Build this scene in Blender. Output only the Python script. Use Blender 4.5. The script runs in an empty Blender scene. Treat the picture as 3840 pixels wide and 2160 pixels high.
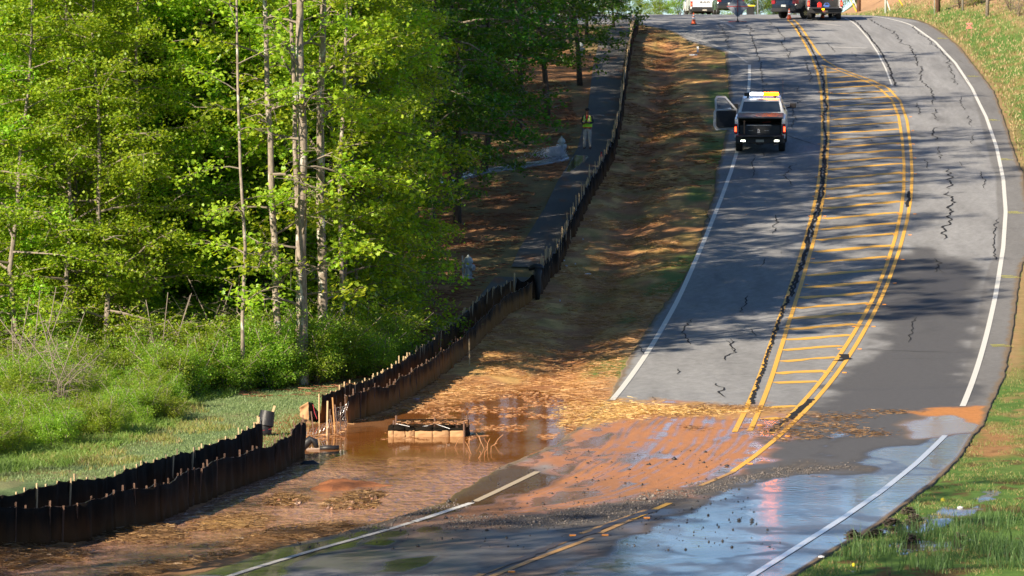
import bpy, bmesh, math, random
import numpy as np
from mathutils import Vector, Matrix, Euler

# ------------------------------------------------------------------ camera, sky, sun, exposure
SC = bpy.context.scene
COL = SC.collection
FPX = 16000.0                       # focal length in photo pixels (3840 wide), a 150 mm lens
PITCH = math.atan((1080 - 363) / FPX)
CAMZ = 8.0
cam_d = bpy.data.cameras.new('camera')
cam_d.sensor_width = 36.0
cam_d.lens = 150.0
cam_d.clip_start = 1.0
cam_d.clip_end = 5000.0
cam_d.dof.use_dof = True
cam_d.dof.focus_distance = 112.0
cam_d.dof.aperture_fstop = 4.5
cam = bpy.data.objects.new('camera', cam_d)
COL.objects.link(cam)
cam.location = (0, 0, CAMZ)
cam.rotation_euler = (math.pi / 2 - PITCH, 0, 0)
SC.camera = cam

SUN_EL = math.radians(27)
SUN_TH = math.radians(50)           # sun stands to the left of and behind the camera
TO_SUN = Vector((-math.cos(SUN_TH) * math.cos(SUN_EL), -math.sin(SUN_TH) * math.cos(SUN_EL), math.sin(SUN_EL)))
world = bpy.data.worlds.new('World')
SC.world = world
world.use_nodes = True
wn = world.node_tree
for n in list(wn.nodes):
    wn.nodes.remove(n)
sky = wn.nodes.new('ShaderNodeTexSky')
sky.sky_type = 'NISHITA'
sky.sun_disc = False
sky.sun_elevation = SUN_EL
sky.sun_rotation = math.atan2(TO_SUN.x, TO_SUN.y) % (2 * math.pi)
sky.air_density = 0.6
sky.dust_density = 0.0
sky.ozone_density = 3.0
bg = wn.nodes.new('ShaderNodeBackground')
bg.inputs['Strength'].default_value = 0.072
wo = wn.nodes.new('ShaderNodeOutputWorld')
wn.links.new(sky.outputs['Color'], bg.inputs['Color'])
wn.links.new(bg.outputs['Background'], wo.inputs['Surface'])
sun_d = bpy.data.lights.new('sun', 'SUN')
sun_d.energy = 5.0
sun_d.angle = math.radians(0.53)
sun_d.color = (1.0, 0.86, 0.67)
sun = bpy.data.objects.new('sun', sun_d)
COL.objects.link(sun)
sun.rotation_euler = TO_SUN.to_track_quat('Z', 'Y').to_euler()
SC.view_settings.view_transform = 'Standard'
SC.view_settings.look = 'None'
SC.view_settings.exposure = 1.15
SC.view_settings.gamma = 1.0
SC.view_settings.use_curve_mapping = False
SC.cycles.max_bounces = 6
SC.cycles.diffuse_bounces = 3
SC.cycles.glossy_bounces = 3
SC.cycles.transmission_bounces = 4
SC.cycles.caustics_reflective = False
SC.cycles.caustics_refractive = False

# ------------------------------------------------------------------ helpers
RNG = np.random.default_rng(7)
random.seed(7)

def DS(*p): return [(x * 1.49068, y * 1.49068) for x, y in p]
def Z1(*p): return [(2400 + x / 1.789, y / 1.789) for x, y in p]
def Z2(*p): return [(1280 + x / 2.0125, y / 2.0125) for x, y in p]
def Z4(*p): return [(1280 + x / 2.0125, 720 + y / 2.0125) for x, y in p]
def Z5(*p): return [(2560 + x / 2.0125, 720 + y / 2.0125) for x, y in p]
def Z6(*p): return [(x / 1.9815, 1500 + y / 1.9815) for x, y in p]
def Z7(*p): return [(1300 + x / 1.9815, 1500 + y / 1.9815) for x, y in p]
def Z8(*p): return [(2540 + x / 1.9815, 1500 + y / 1.9815) for x, y in p]
def ZP(*p): return [(900 + x / 2.576, 1400 + y / 2.576) for x, y in p]

_h = np.array
def _hash(ix, iy, seed):
    h = (ix.astype(np.int64) * 374761393 + iy.astype(np.int64) * 668265263 + seed * 974711) & 0xffffffff
    h = ((h ^ (h >> 13)) * 1274126177) & 0xffffffff
    h = (h ^ (h >> 16)) & 0xffffffff
    return h / 4294967295.0
def vnoise(x, y, seed=0):
    x = np.asarray(x, float); y = np.asarray(y, float)
    ix = np.floor(x); iy = np.floor(y)
    fx = x - ix; fy = y - iy
    fx = fx * fx * (3 - 2 * fx); fy = fy * fy * (3 - 2 * fy)
    a = _hash(ix, iy, seed); b = _hash(ix + 1, iy, seed)
    c = _hash(ix, iy + 1, seed); d = _hash(ix + 1, iy + 1, seed)
    return (a * (1 - fx) + b * fx) * (1 - fy) + (c * (1 - fx) + d * fx) * fy
def fbm(x, y, seed=0, o=4):
    s = 0; a = 0.5; t = 0
    for k in range(o):
        s = s + a * vnoise(np.asarray(x) * 2 ** k + 17.3 * k, np.asarray(y) * 2 ** k - 9.1 * k, seed + k); t += a; a *= 0.5
    return s / t
def sstep(a, b, x):
    t = np.clip((np.asarray(x, float) - a) / (b - a), 0, 1)
    return t * t * (3 - 2 * t)

_zc = [(-200, 9), (-60, 7.5), (-20, 6.0), (0, 5.2), (25, 3.0), (45, 1.3), (60, .62), (70, .50), (80, .42), (90, .345), (98, .33), (107, .37), (115, .50),
       (125, .85), (137, 1.5), (152, 2.75), (168, 4.2), (184, 5.6), (213, 7.95), (239, 10.3), (262, 12.5), (275, 13.2), (290, 13.55),
       (320, 14.12), (350, 14.4), (380, 14.2), (450, 12), (700, 3), (1500, -10)]
_zx = np.arange(-200, 1500, 0.5)
_zz = np.interp(_zx, [a for a, b in _zc], [b for a, b in _zc])
_k = np.exp(-0.5 * (np.arange(-16, 17) / 6.0) ** 2); _k /= _k.sum()
_zz = np.convolve(np.pad(_zz, 16, mode='edge'), _k, mode='valid')
def Zp(y): return np.interp(y, _zx, _zz)

def ray(u, v):
    cp, sp = math.cos(PITCH), math.sin(PITCH)
    x = (u - 1920); z = -(v - 1080)
    return Vector((x, FPX * cp + z * sp, -FPX * sp + z * cp)).normalized()
def proj(x, y, z):
    cp, sp = math.cos(PITCH), math.sin(PITCH)
    dz = np.asarray(z) - CAMZ
    f = y * cp - dz * sp
    up = y * sp + dz * cp
    return 1920 + FPX * x / f, 1080 - FPX * up / f
def hit(u, v, H=None, dmax=330.0):
    d = ray(u, v); d = d / d.y
    ys = np.arange(55, dmax, 0.25)
    zs = CAMZ + d.z * ys
    g = Zp(ys) if H is None else H(d.x * ys, ys)
    k = np.nonzero(zs <= g)[0]
    if len(k) == 0:
        k = [int(np.argmin(zs - g))]
    y = ys[k[0]]
    if k[0] > 0:
        a = zs[k[0] - 1] - g[k[0] - 1]; b = zs[k[0]] - g[k[0]]
        if a > 0 > b: y = ys[k[0] - 1] + 0.25 * a / (a - b)
    return (d.x * y, y)
def G0(pts): return np.array([hit(u, v) for u, v in pts])
def dist_line(X, Y, P):
    P = np.asarray(P); best = np.full(np.shape(X), 1e9)
    for (ax, ay), (bx, by) in zip(P[:-1], P[1:]):
        dx, dy = bx - ax, by - ay
        t = np.clip(((X - ax) * dx + (Y - ay) * dy) / (dx * dx + dy * dy + 1e-12), 0, 1)
        best = np.minimum(best, np.hypot(X - ax - t * dx, Y - ay - t * dy))
    return best
def sdf(X, Y, P, yscale=1.0):
    """signed distance to polygon, positive inside"""
    P = np.asarray(P, float) * np.array([1, yscale]); Y = np.asarray(Y) * yscale
    Q = np.vstack([P, P[:1]])
    d = dist_line(X, Y, Q)
    ins = np.zeros(np.shape(X), bool)
    for (ax, ay), (bx, by) in zip(Q[:-1], Q[1:]):
        c = ((ay > Y) != (by > Y))
        with np.errstate(divide='ignore', invalid='ignore'):
            xx = (bx - ax) * (Y - ay) / (by - ay + 1e-15) + ax
        ins ^= c & (X < xx)
    return np.where(ins, d, -d)
def resample(P, step):
    P = np.asarray(P, float); seg = np.hypot(*(P[1:] - P[:-1]).T); s = np.concatenate([[0], np.cumsum(seg)])
    n = max(2, int(s[-1] / step) + 1); t = np.linspace(0, s[-1], n)
    Q = np.stack([np.interp(t, s, P[:, 0]), np.interp(t, s, P[:, 1])], 1)
    return Q
def smooth(P, it=3):
    P = np.array(P, float)
    for _ in range(it):
        P[1:-1] = 0.25 * P[:-2] + 0.5 * P[1:-1] + 0.25 * P[2:]
    return P

# ------------------------------------------------------------------ traced lines of the place (converted to ground positions)
L_EDGE = G0(Z1((0, 168), (200, 208), (330, 280), (570, 350), (590, 500), (605, 700), (570, 950), (510, 1150), (500, 1288))
            + Z5((150, 300), (60, 560), (0, 680)) + Z4((2440, 850), (2330, 1000), (2200, 1200), (2100, 1400))
            + DS((1535, 1005), (1450, 1080), (1400, 1120)) + Z7((1100, 530), (700, 780), (450, 860), (0, 990)) + Z6((2100, 1100), (1700, 1240), (1450, 1308)))
R_EDGE = G0(Z1((1650, 112), (1850, 135), (2000, 200), (2150, 320), (2250, 450), (2380, 620), (2460, 850), (2530, 1080), (2576, 1170))
            + DS((2578, 480), (2590, 560), (2590, 640)) + Z5((2560, 560), (2530, 750), (2500, 1000), (2470, 1180), (2430, 1400))
            + Z8((2330, 50), (2280, 180), (2190, 290), (2110, 430), (2040, 500), (1900, 630), (1700, 780), (1550, 900), (1400, 1000), (1230, 1090), (1050, 1200), (880, 1308)))
_le = L_EDGE[np.argsort(L_EDGE[:, 1])]; _re = R_EDGE[np.argsort(R_EDGE[:, 1])]
def xl(y):
    y = np.asarray(y, float)
    v = np.interp(y, _le[:, 1], _le[:, 0])
    lo = _le[0, 0] + (y - _le[0, 1]) * 0.33
    v = np.where(y < _le[0, 1], lo, v)
    return np.where(y > _le[-1, 1], _le[-1, 0] - (y - _le[-1, 1]) * 9.0, v)
def xr(y):
    y = np.asarray(y, float)
    v = np.interp(y, _re[:, 1], _re[:, 0])
    v = np.where(y < _re[0, 1], _re[0, 0] + (y - _re[0, 1]) * 0.36, v)
    return np.where(y > _re[-1, 1], _re[-1, 0] - (y - _re[-1, 1]) * 0.3, v)
ROAD_Y0, ROAD_Y1 = 52.0, 297.0

FA_FRONT = G0(Z6((-150, 1090), (0, 1062), (640, 960), (1200, 830), (1700, 640), (2050, 530), (2265, 402)))
FB_FRONT = G0([(1300, 1590), (1455, 1536), (1599, 1450), (1727, 1346), (1817, 1262), (1901, 1182), (1996, 1132)])
FB_UP = G0([(2015, 1118), (2040, 1070), (2095, 1010), (2125, 930), (2160, 860), (2189, 800), (2214, 745), (2254, 680), (2299, 590), (2328, 462), (2343, 348), (2358, 238), (2373, 149), (2393, 114)])
DITCH = G0(DS((1330, 985), (1400, 930), (1440, 880), (1480, 790), (1540, 680), (1570, 600), (1590, 500), (1625, 380), (1650, 260), (1670, 160), (1680, 110)))
POOL = G0(DS((1330, 978), (1420, 1000), (1425, 1030), (1400, 1060), (1400, 1085), (1370, 1115), (1300, 1140), (1285, 1165), (1200, 1195), (1080, 1200), (950, 1205), (850, 1200),
             (700, 1200), (690, 1170), (770, 1125), (740, 1090), (760, 1060), (850, 1060), (870, 1073), (930, 1062), (1010, 1040), (1100, 1020), (1180, 1008), (1250, 1000)))
STREAM = G0(DS((1290, 1160), (1380, 1195), (1330, 1215), (1200, 1238), (1050, 1268), (900, 1298), (740, 1335), (560, 1368), (400, 1400), (280, 1425), (180, 1449), (-100, 1465),
               (-100, 1400), (60, 1385), (250, 1325), (400, 1292), (540, 1250), (650, 1205), (720, 1165), (850, 1150), (1000, 1165), (1150, 1170)))
PATH_L = G0(Z4((-100, 1560), (180, 1400), (440, 1260), (700, 1100), (950, 900), (1160, 650), (1290, 570), (1340, 440), (1540, 120), (1600, 0)) + Z2((1620, 1400), (1780, 1130), (1860, 830), (1900, 500), (1940, 340), (2050, 170)))
PAD = 0
WLEV = 0.345
def W(x, y):
    """water level: the pond is flat, the outflow drops slowly to the lower left"""
    return WLEV - 0.004 * np.clip(91 - np.asarray(y), 0, 30) - 0.004 * np.clip(-2.0 - np.asarray(x), 0, 20) * sstep(92, 86, y)
_wet_isles = [G0(ZP((600, 1090), (800, 1010), (1000, 980), (1300, 1010), (1500, 1050), (1200, 1080), (900, 1105))),
              G0(ZP((300, 1180), (420, 1140), (600, 1165), (500, 1200), (330, 1200))),
              G0(ZP((850, 1215), (900, 1185), (1100, 1180), (1290, 1205), (1250, 1230), (950, 1235))),
              G0(ZP((1080, 1140), (1200, 1125), (1330, 1135), (1260, 1150), (1120, 1155))),
              G0(ZP((2230, 1075), (2290, 1010), (2350, 1000), (2410, 1040), (2380, 1070))),
              G0(Z6((1400, 885), (1500, 830), (1640, 815), (1760, 810), (1900, 800), (2010, 825), (1930, 870), (1700, 890))),
              G0(Z6((1640, 1000), (1750, 960), (2000, 900), (2300, 870), (2576, 850), (2700, 880), (2500, 930), (2200, 960), (1900, 1000))),
              G0(Z6((900, 1160), (1200, 1100), (1500, 1060), (1900, 1020), (2200, 990), (2200, 1040), (1900, 1080), (1500, 1150), (1100, 1190), (800, 1230))),
              G0(Z6((0, 1160), (0, 1040), (200, 1010), (450, 1010), (650, 1040), (600, 1090), (300, 1110))),
              G0(Z6((650, 940), (900, 890), (1200, 870), (1380, 910), (1380, 960), (1150, 975), (850, 960))),
              ]
def H(x, y, fine=True):
    x = np.asarray(x, float); y = np.asarray(y, float)
    x, y = np.broadcast_arrays(x, y)
    z = Zp(y) + 0.0
    inl = x - xl(y); inr = x - xr(y)
    on = (y > ROAD_Y0) & (y < ROAD_Y1)
    # ditch beside the road
    dd = dist_line(x, y, DITCH)
    z = z - 0.24 * np.exp(-(dd / 1.0) ** 2) * sstep(104, 112, y) * sstep(268, 240, y)
    # banks
    rb = np.where(inr > 0, inr, 0) * np.where(y > 262, sstep(19, 26, x * 268 / np.maximum(y, 1)) * sstep(262, 275, y) + 1 - sstep(262, 275, y), 1)
    z = z + (0.55 * sstep(0.5, 5, rb) + 1.6 * sstep(3, 12, rb)) * sstep(140, 215, y) * sstep(440, 350, y) + 0.12 * sstep(0, 1.5, rb) * sstep(120, 96, y) * 0.3
    lb = np.clip(-inl, 0, 100)
    z = z + 0.5 * sstep(10, 22, lb) * sstep(96, 112, y) * sstep(420, 300, y)
    off = np.where(on, np.clip(np.maximum(-inl, inr), 0, 1), 1)
    if fine:
        l = (fbm(x * 1.1, y * 0.9, 3, 4) - 0.5) * 0.11 + (fbm(x * 3.3, y * 2.1, 9, 3) - 0.5) * 0.055
        near = np.clip(1 - dist_line(x, y, PATH_L) / 1.9, 0, 1)
        l = l * np.clip(off * 1.5, 0, 1) * (1 - near)
        l = l * np.where(inr > 0, 0.6, 1)
        z = z + l * sstep(700, 400, y)
    # flood water bed
    m = (x > -16) & (x < 6) & (y > 60) & (y < 118)
    if np.any(m):
        X = x[m]; Y = y[m]; zz = z[m].copy()
        s = np.maximum(sdf(X, Y, POOL, 0.35), sdf(X, Y, STREAM, 0.35))
        s = s + (fbm(X * 1.6, Y * 0.8, 21, 4) - 0.5) * 0.34
        w = W(X, Y)
        bank = np.maximum(np.minimum(zz, w + 0.22), w + 0.012)
        bed = w - 0.008 - 0.16 * sstep(0, 1.2, s)
        zz = np.where(s > 0, bed, np.where(s > -0.8, w - 0.008 + (bank - w + 0.008) * sstep(0, -0.8, s) , np.where(lb[m] > 0, np.maximum(zz, w + 0.012), zz)))
        for k, P in enumerate(_wet_isles):
            si = sdf(X, Y, P, 0.3) + (fbm(X * 3.0, Y * 1.2, 40 + k, 3) - 0.5) * 0.22
            zz = np.maximum(zz, np.where(si > -0.3, w - 0.02 + 0.09 * sstep(-0.05, 0.3, si) + 0.05 * (fbm(X * 5, Y * 3, 60, 3) - 0.4) * sstep(0, .2, si), -9))
        z = z.copy(); z[m] = np.where(off[m] > 0, zz, np.where(s > 0.0, np.minimum(z[m], w + .0), z[m]))
    return z
def zroad(x, y): return Zp(y) + 0.03
def on_road(x, y): return (x > xl(y)) & (x < xr(y)) & (y > ROAD_Y0) & (y < ROAD_Y1)
def ground_z(x, y):
    g = float(H(np.array([x]), np.array([y]))[0])
    if on_road(x, y): g = max(g if False else -9, float(zroad(x, y)))
    return g
def Hs(x, y):
    return np.where(on_road(x, y), zroad(x, y), H(x, y))
def G(u, v):
    """point of the ground seen at a place in the photo"""
    x, y = hit(u, v, Hs)
    return Vector((x, y, ground_z(x, y)))

# ------------------------------------------------------------------ object helpers
def tag(o, label=None, cat=None, group=None, kind=None):
    if label: o['label'] = label
    if cat: o['category'] = cat
    if group: o['group'] = group
    if kind: o['kind'] = kind
    return o
def empty(name, loc=(0, 0, 0), rot=(0, 0, 0), scale=1.0):
    o = bpy.data.objects.new(name, None); COL.objects.link(o)
    o.location = loc; o.rotation_euler = rot
    o.scale = (scale,) * 3 if not hasattr(scale, '__len__') else scale
    o.empty_display_size = 0.2
    return o
def link(name, me, parent=None):
    o = bpy.data.objects.new(name, me); COL.objects.link(o)
    if parent: o.parent = parent
    return o
def copy_tree(o, parent=None):
    c = o.copy(); COL.objects.link(c)
    if parent is not None: c.parent = parent
    for ch in list(o.children): copy_tree(ch, c)
    return c
def npmesh(name, V, F, mats, smooth_=False, attrs=None, uv=None):
    """V (n,3), F (m,k) constant k or list of arrays"""
    me = bpy.data.meshes.new(name)
    V = np.asarray(V, np.float32); F = np.asarray(F, np.int32)
    me.vertices.add(len(V)); me.vertices.foreach_set('co', V.ravel())
    k = F.shape[1]
    me.loops.add(F.size); me.loops.foreach_set('vertex_index', F.ravel())
    me.polygons.add(len(F)); me.polygons.foreach_set('loop_start', np.arange(0, F.size, k, dtype=np.int32))
    me.polygons.foreach_set('loop_total', np.full(len(F), k, np.int32))
    if smooth_: me.polygons.foreach_set('use_smooth', np.ones(len(F), bool))
    me.update(calc_edges=True)
    for n, (typ, arr) in (attrs or {}).items():
        a = me.attributes.new(n, typ, 'POINT')
        if typ == 'FLOAT': a.data.foreach_set('value', np.asarray(arr, np.float32).ravel())
        elif typ == 'FLOAT_COLOR': a.data.foreach_set('color', np.asarray(arr, np.float32).ravel())
    for m in (mats if isinstance(mats, (list, tuple)) else [mats]): me.materials.append(m)
    return me

class MB:
    def __init__(s): s.v = []; s.f = []; s.m = []
    def add(s, V, F, mi=0):
        b = len(s.v); s.v += [tuple(p) for p in V]; s.f += [tuple(b + i for i in f) for f in F]; s.m += [mi] * len(F); return s
    def box(s, x0, x1, y0, y1, z0, z1, mi=0, M=None):
        V = [Vector((x, y, z)) for z in (z0, z1) for y in (y0, y1) for x in (x0, x1)]
        if M is not None: V = [M @ p for p in V]
        return s.add(V, [(0, 2, 3, 1), (4, 5, 7, 6), (0, 1, 5, 4), (2, 6, 7, 3), (0, 4, 6, 2), (1, 3, 7, 5)], mi)
    def tube(s, pts, rad, n=6, mi=0, cap=True):
        pts = [Vector(p) for p in pts]
        if not hasattr(rad, '__len__'): rad = [rad] * len(pts)
        V = []; F = []
        up = None
        for i, p in enumerate(pts):
            d = (pts[min(i + 1, len(pts) - 1)] - pts[max(i - 1, 0)])
            if d.length < 1e-9: d = Vector((0, 0, 1))
            d.normalize()
            if up is None: up = d.orthogonal().normalized()
            up = (up - d * up.dot(d))
            up = up.normalized() if up.length > 1e-6 else d.orthogonal().normalized()
            w = d.cross(up)
            for k in range(n):
                a = 2 * math.pi * k / n
                V.append(p + (up * math.cos(a) + w * math.sin(a)) * rad[i])
        for i in range(len(pts) - 1):
            for k in range(n):
                a = i * n + k; b = i * n + (k + 1) % n
                F.append((a, b, b + n, a + n))
        if cap:
            F.append(tuple(reversed(range(n)))); F.append(tuple(range(len(V) - n, len(V))))
        return s.add(V, F, mi)
    def lathe(s, prof, n=16, mi=0, M=None):
        """prof: (r, z)"""
        V = []; F = []
        for r, z in prof:
            for k in range(n):
                a = 2 * math.pi * k / n; V.append(Vector((r * math.cos(a), r * math.sin(a), z)))
        for i in range(len(prof) - 1):
            for k in range(n):
                a = i * n + k; b = i * n + (k + 1) % n; F.append((a, b, b + n, a + n))
        F.append(tuple(reversed(range(n)))); F.append(tuple(range(len(V) - n, len(V))))
        if M is not None: V = [M @ p for p in V]
        return s.add(V, F, mi)
    def hull(s, prof, mi=0):
        """prof: closed list of (y, z, halfwidth): a body symmetric about x=0"""
        n = len(prof)
        V = [Vector((-w, y, z)) for y, z, w in prof] + [Vector((w, y, z)) for y, z, w in prof]
        F = [tuple(range(n)), tuple(reversed(range(n, 2 * n)))]
        F += [(i, i + n, (i + 1) % n + n, (i + 1) % n) for i in range(n)]
        return s.add(V, F, mi)
    def slab(s, poly, x0, x1, mi=0, M=None):
        """polygon in (y, z) pushed from x0 to x1 (x may be a function of z through tuples)"""
        n = len(poly)
        V = [Vector((x0, y, z)) for y, z in poly] + [Vector((x1, y, z)) for y, z in poly]
        if M is not None: V = [M @ p for p in V]
        F = [tuple(range(n)), tuple(reversed(range(n, 2 * n)))] + [(i, i + n, (i + 1) % n + n, (i + 1) % n) for i in range(n)]
        return s.add(V, F, mi)
    def mesh(s, name, mats, smooth_=False):
        me = bpy.data.meshes.new(name); me.from_pydata([tuple(p) for p in s.v], [], s.f)
        for m in (mats if isinstance(mats, (list, tuple)) else [mats]): me.materials.append(m)
        me.polygons.foreach_set('material_index', s.m)
        bm = bmesh.new(); bm.from_mesh(me); bmesh.ops.recalc_face_normals(bm, faces=bm.faces); bm.to_mesh(me); bm.free()
        if smooth_: me.polygons.foreach_set('use_smooth', [True] * len(me.polygons))
        me.update(); return me
    def build(s, name, mats, parent=None, smooth_=False, bevel=0, seg=2):
        o = link(name, s.mesh(name, mats, smooth_), parent)
        if bevel:
            b = o.modifiers.new('bevel', 'BEVEL'); b.width = bevel; b.segments = seg; b.limit_method = 'ANGLE'; b.angle_limit = math.radians(35)
        return o

# ------------------------------------------------------------------ materials
def mat(name, col=(.5, .5, .5), rough=.6, metal=0, spec=.5, emit=None, es=1.0, bump=0, bscale=20, var=0, coat=0, trans=0, alpha=None):
    m = bpy.data.materials.new(name); m.use_nodes = True
    nt = m.node_tree; b = nt.nodes['Principled BSDF']
    b.inputs['Base Color'].default_value = (*col, 1); b.inputs['Roughness'].default_value = rough
    b.inputs['Metallic'].default_value = metal; b.inputs['Specular IOR Level'].default_value = spec
    if coat: b.inputs['Coat Weight'].default_value = coat; b.inputs['Coat Roughness'].default_value = 0.05
    if emit: b.inputs['Emission Color'].default_value = (*emit, 1); b.inputs['Emission Strength'].default_value = es
    if trans: b.inputs['Transmission Weight'].default_value = trans
    if bump or var:
        tc = nt.nodes.new('ShaderNodeTexCoord'); n = nt.nodes.new('ShaderNodeTexNoise')
        n.inputs['Scale'].default_value = bscale; n.inputs['Detail'].default_value = 5
        nt.links.new(tc.outputs['Object'], n.inputs['Vector'])
        if bump:
            bp = nt.nodes.new('ShaderNodeBump'); bp.inputs['Strength'].default_value = bump; bp.inputs['Distance'].default_value = 0.02
            nt.links.new(n.outputs['Fac'], bp.inputs['Height']); nt.links.new(bp.outputs['Normal'], b.inputs['Normal'])
        if var:
            mx = nt.nodes.new('ShaderNodeMix'); mx.data_type = 'RGBA'
            mx.inputs[6].default_value = (*[c * (1 - var) for c in col], 1); mx.inputs[7].default_value = (*[min(1, c * (1 + var)) for c in col], 1)
            nt.links.new(n.outputs['Fac'], mx.inputs[0]); nt.links.new(mx.outputs[2], b.inputs['Base Color'])
    return m
class NT:
    """tiny node-graph helper"""
    def __init__(s, m): s.m = m; m.use_nodes = True; s.t = m.node_tree; s.b = s.t.nodes.get('Principled BSDF')
    def n(s, t, **k):
        x = s.t.nodes.new(t)
        for a, v in k.items(): setattr(x, a, v)
        return x
    def l(s, a, b): s.t.links.new(a, b)
    def math(s, op, a, b=None, c=None):
        x = s.n('ShaderNodeMath', operation=op)
        for i, q in enumerate((a, b, c)):
            if q is None: continue
            if isinstance(q, (int, float)): x.inputs[i].default_value = q
            else: s.l(q, x.inputs[i])
        return x.outputs[0]
    def mixc(s, f, a, b, bt='MIX'):
        x = s.n('ShaderNodeMix', data_type='RGBA', blend_type=bt)
        for i, q in ((0, f), (6, a), (7, b)):
            if isinstance(q, (int, float)): x.inputs[i].default_value = q
            elif isinstance(q, tuple): x.inputs[i].default_value = (*q, 1)
            else: s.l(q, x.inputs[i])
        return x.outputs[2]
    def noise(s, scale=5, detail=4, vec=None, rough=.5, sc=None):
        x = s.n('ShaderNodeTexNoise'); x.inputs['Scale'].default_value = scale; x.inputs['Detail'].default_value = detail; x.inputs['Roughness'].default_value = rough
        if vec is None:
            vec = s.n('ShaderNodeTexCoord').outputs['Object']
        if sc:
            mp = s.n('ShaderNodeMapping'); mp.inputs['Scale'].default_value = sc; s.l(vec, mp.inputs['Vector']); vec = mp.outputs['Vector']
        s.l(vec, x.inputs['Vector'])
        return x.outputs['Fac']
    def ramp(s, f, a, b, lo=0.0, hi=1.0):
        x = s.n('ShaderNodeMapRange'); x.interpolation_type = 'SMOOTHSTEP'
        s.l(f, x.inputs[0]); x.inputs[1].default_value = a; x.inputs[2].default_value = b; x.inputs[3].default_value = lo; x.inputs[4].default_value = hi
        return x.outputs[0]

def surface_material(name, fine=60.0, fineamt=.35, bump=.5, ripple=.02, rstretch=(1, 1, 1), ripscale=9.0):
    """ground-type material: colour and wetness come from attributes, grain and relief from noise"""
    m = bpy.data.materials.new(name); N = NT(m); m.use_nodes = True; N.b = m.node_tree.nodes['Principled BSDF']
    a = N.n('ShaderNodeAttribute', attribute_name='col').outputs['Color']
    w = N.n('ShaderNodeAttribute', attribute_name='wet').outputs['Fac']
    f1 = N.noise(fine, 6, rough=.65); f2 = N.noise(fine * .13, 4)
    g = N.math('ADD', N.math('MULTIPLY', N.math('SUBTRACT', f1, .5), fineamt * 2.2), N.math('MULTIPLY', N.math('SUBTRACT', f2, .5), fineamt * 1.3))
    g = N.math('MULTIPLY', g, N.math('SUBTRACT', 1.0, N.math('MULTIPLY', w, .8)))
    g = N.math('ADD', g, 1.0)
    c = N.n('ShaderNodeVectorMath', operation='SCALE'); N.l(a, c.inputs[0]); N.l(g, c.inputs[3])
    N.l(c.outputs[0], N.b.inputs['Base Color'])
    N.l(N.ramp(w, 0.0, 1.0, .88, .06), N.b.inputs['Roughness'])
    N.l(N.ramp(w, 0.0, 0.5, .15, .15), N.b.inputs['Specular IOR Level'])
    N.b.inputs['IOR'].default_value = 1.30
    bp = N.n('ShaderNodeBump'); bp.inputs['Distance'].default_value = 0.03
    N.l(f1, bp.inputs['Height']); N.l(N.ramp(w, 0.2, .8, bump, 0.0), bp.inputs['Strength'])
    r = N.noise(ripscale, 3, sc=rstretch)
    bp2 = N.n('ShaderNodeBump'); bp2.inputs['Distance'].default_value = 0.05
    N.l(r, bp2.inputs['Height']); N.l(N.ramp(w, 0.5, 1.0, 0.0, ripple), bp2.inputs['Strength']); N.l(bp.outputs['Normal'], bp2.inputs['Normal'])
    N.l(bp2.outputs['Normal'], N.b.inputs['Normal'])
    return m
M_GROUND = surface_material('soil_and_turf', 22, .5, .8, .10, ripscale=6)
M_ROAD = surface_material('asphalt', 55, .42, .5, .075, rstretch=(1, .8, 1), ripscale=5)
M_PATH = surface_material('old_asphalt_path', 60, .3, .4, .03)
# ------------------------------------------------------------------ the ground, the road, the path, the flood water
def C(*c): return np.array(c)
def blend(col, c, f): return col * (1 - f[:, None]) + C(*c)[None] * f[:, None]
def mask(X, Y, P, soft=.3, noise_=.6, ys=.35, seed=1, f=1.2):
    s = sdf(X, Y, P, ys) + (fbm(X * f, Y * f * .5, seed, 4) - .5) * 2 * noise_
    return sstep(-soft, soft, s)

CLAY = (.44, .165, .06); STRAW = (.60, .37, .14); PINE = (.25, .12, .055); TURF = (.115, .17, .05); MOWN = (.14, .20, .085)
MUD_R = G0([(2290, 1508), (2540, 1516), (2870, 1532), (2990, 1560), (2925, 1640), (2810, 1745), (2700, 1825), (2560, 1860), (2350, 1880), (2150, 1905), (1900, 1935), (1640, 1975), (1560, 1985),
            (1650, 1925), (1780, 1893), (1900, 1860), (2030, 1825), (2110, 1790), (2010, 1765), (1890, 1752), (1930, 1715), (2030, 1660), (2100, 1600), (2140, 1540)])
DAMP_R = G0([(3320, 960), (3480, 940), (3650, 1000), (3660, 1240), (3650, 1440), (3700, 1560), (3720, 1700), (3400, 2160), (1300, 2160), (900, 2160), (1200, 2030), (1700, 1900), (2200, 1800), (2500, 1700),
             (2900, 1600), (3080, 1500), (3180, 1400), (3330, 1235), (3250, 1180), (3330, 1040)])
DARKP = G0(Z5((1700, 640), (2000, 530), (2170, 560), (2200, 800), (2190, 960), (1900, 1010), (1600, 930), (1690, 800)))
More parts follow.
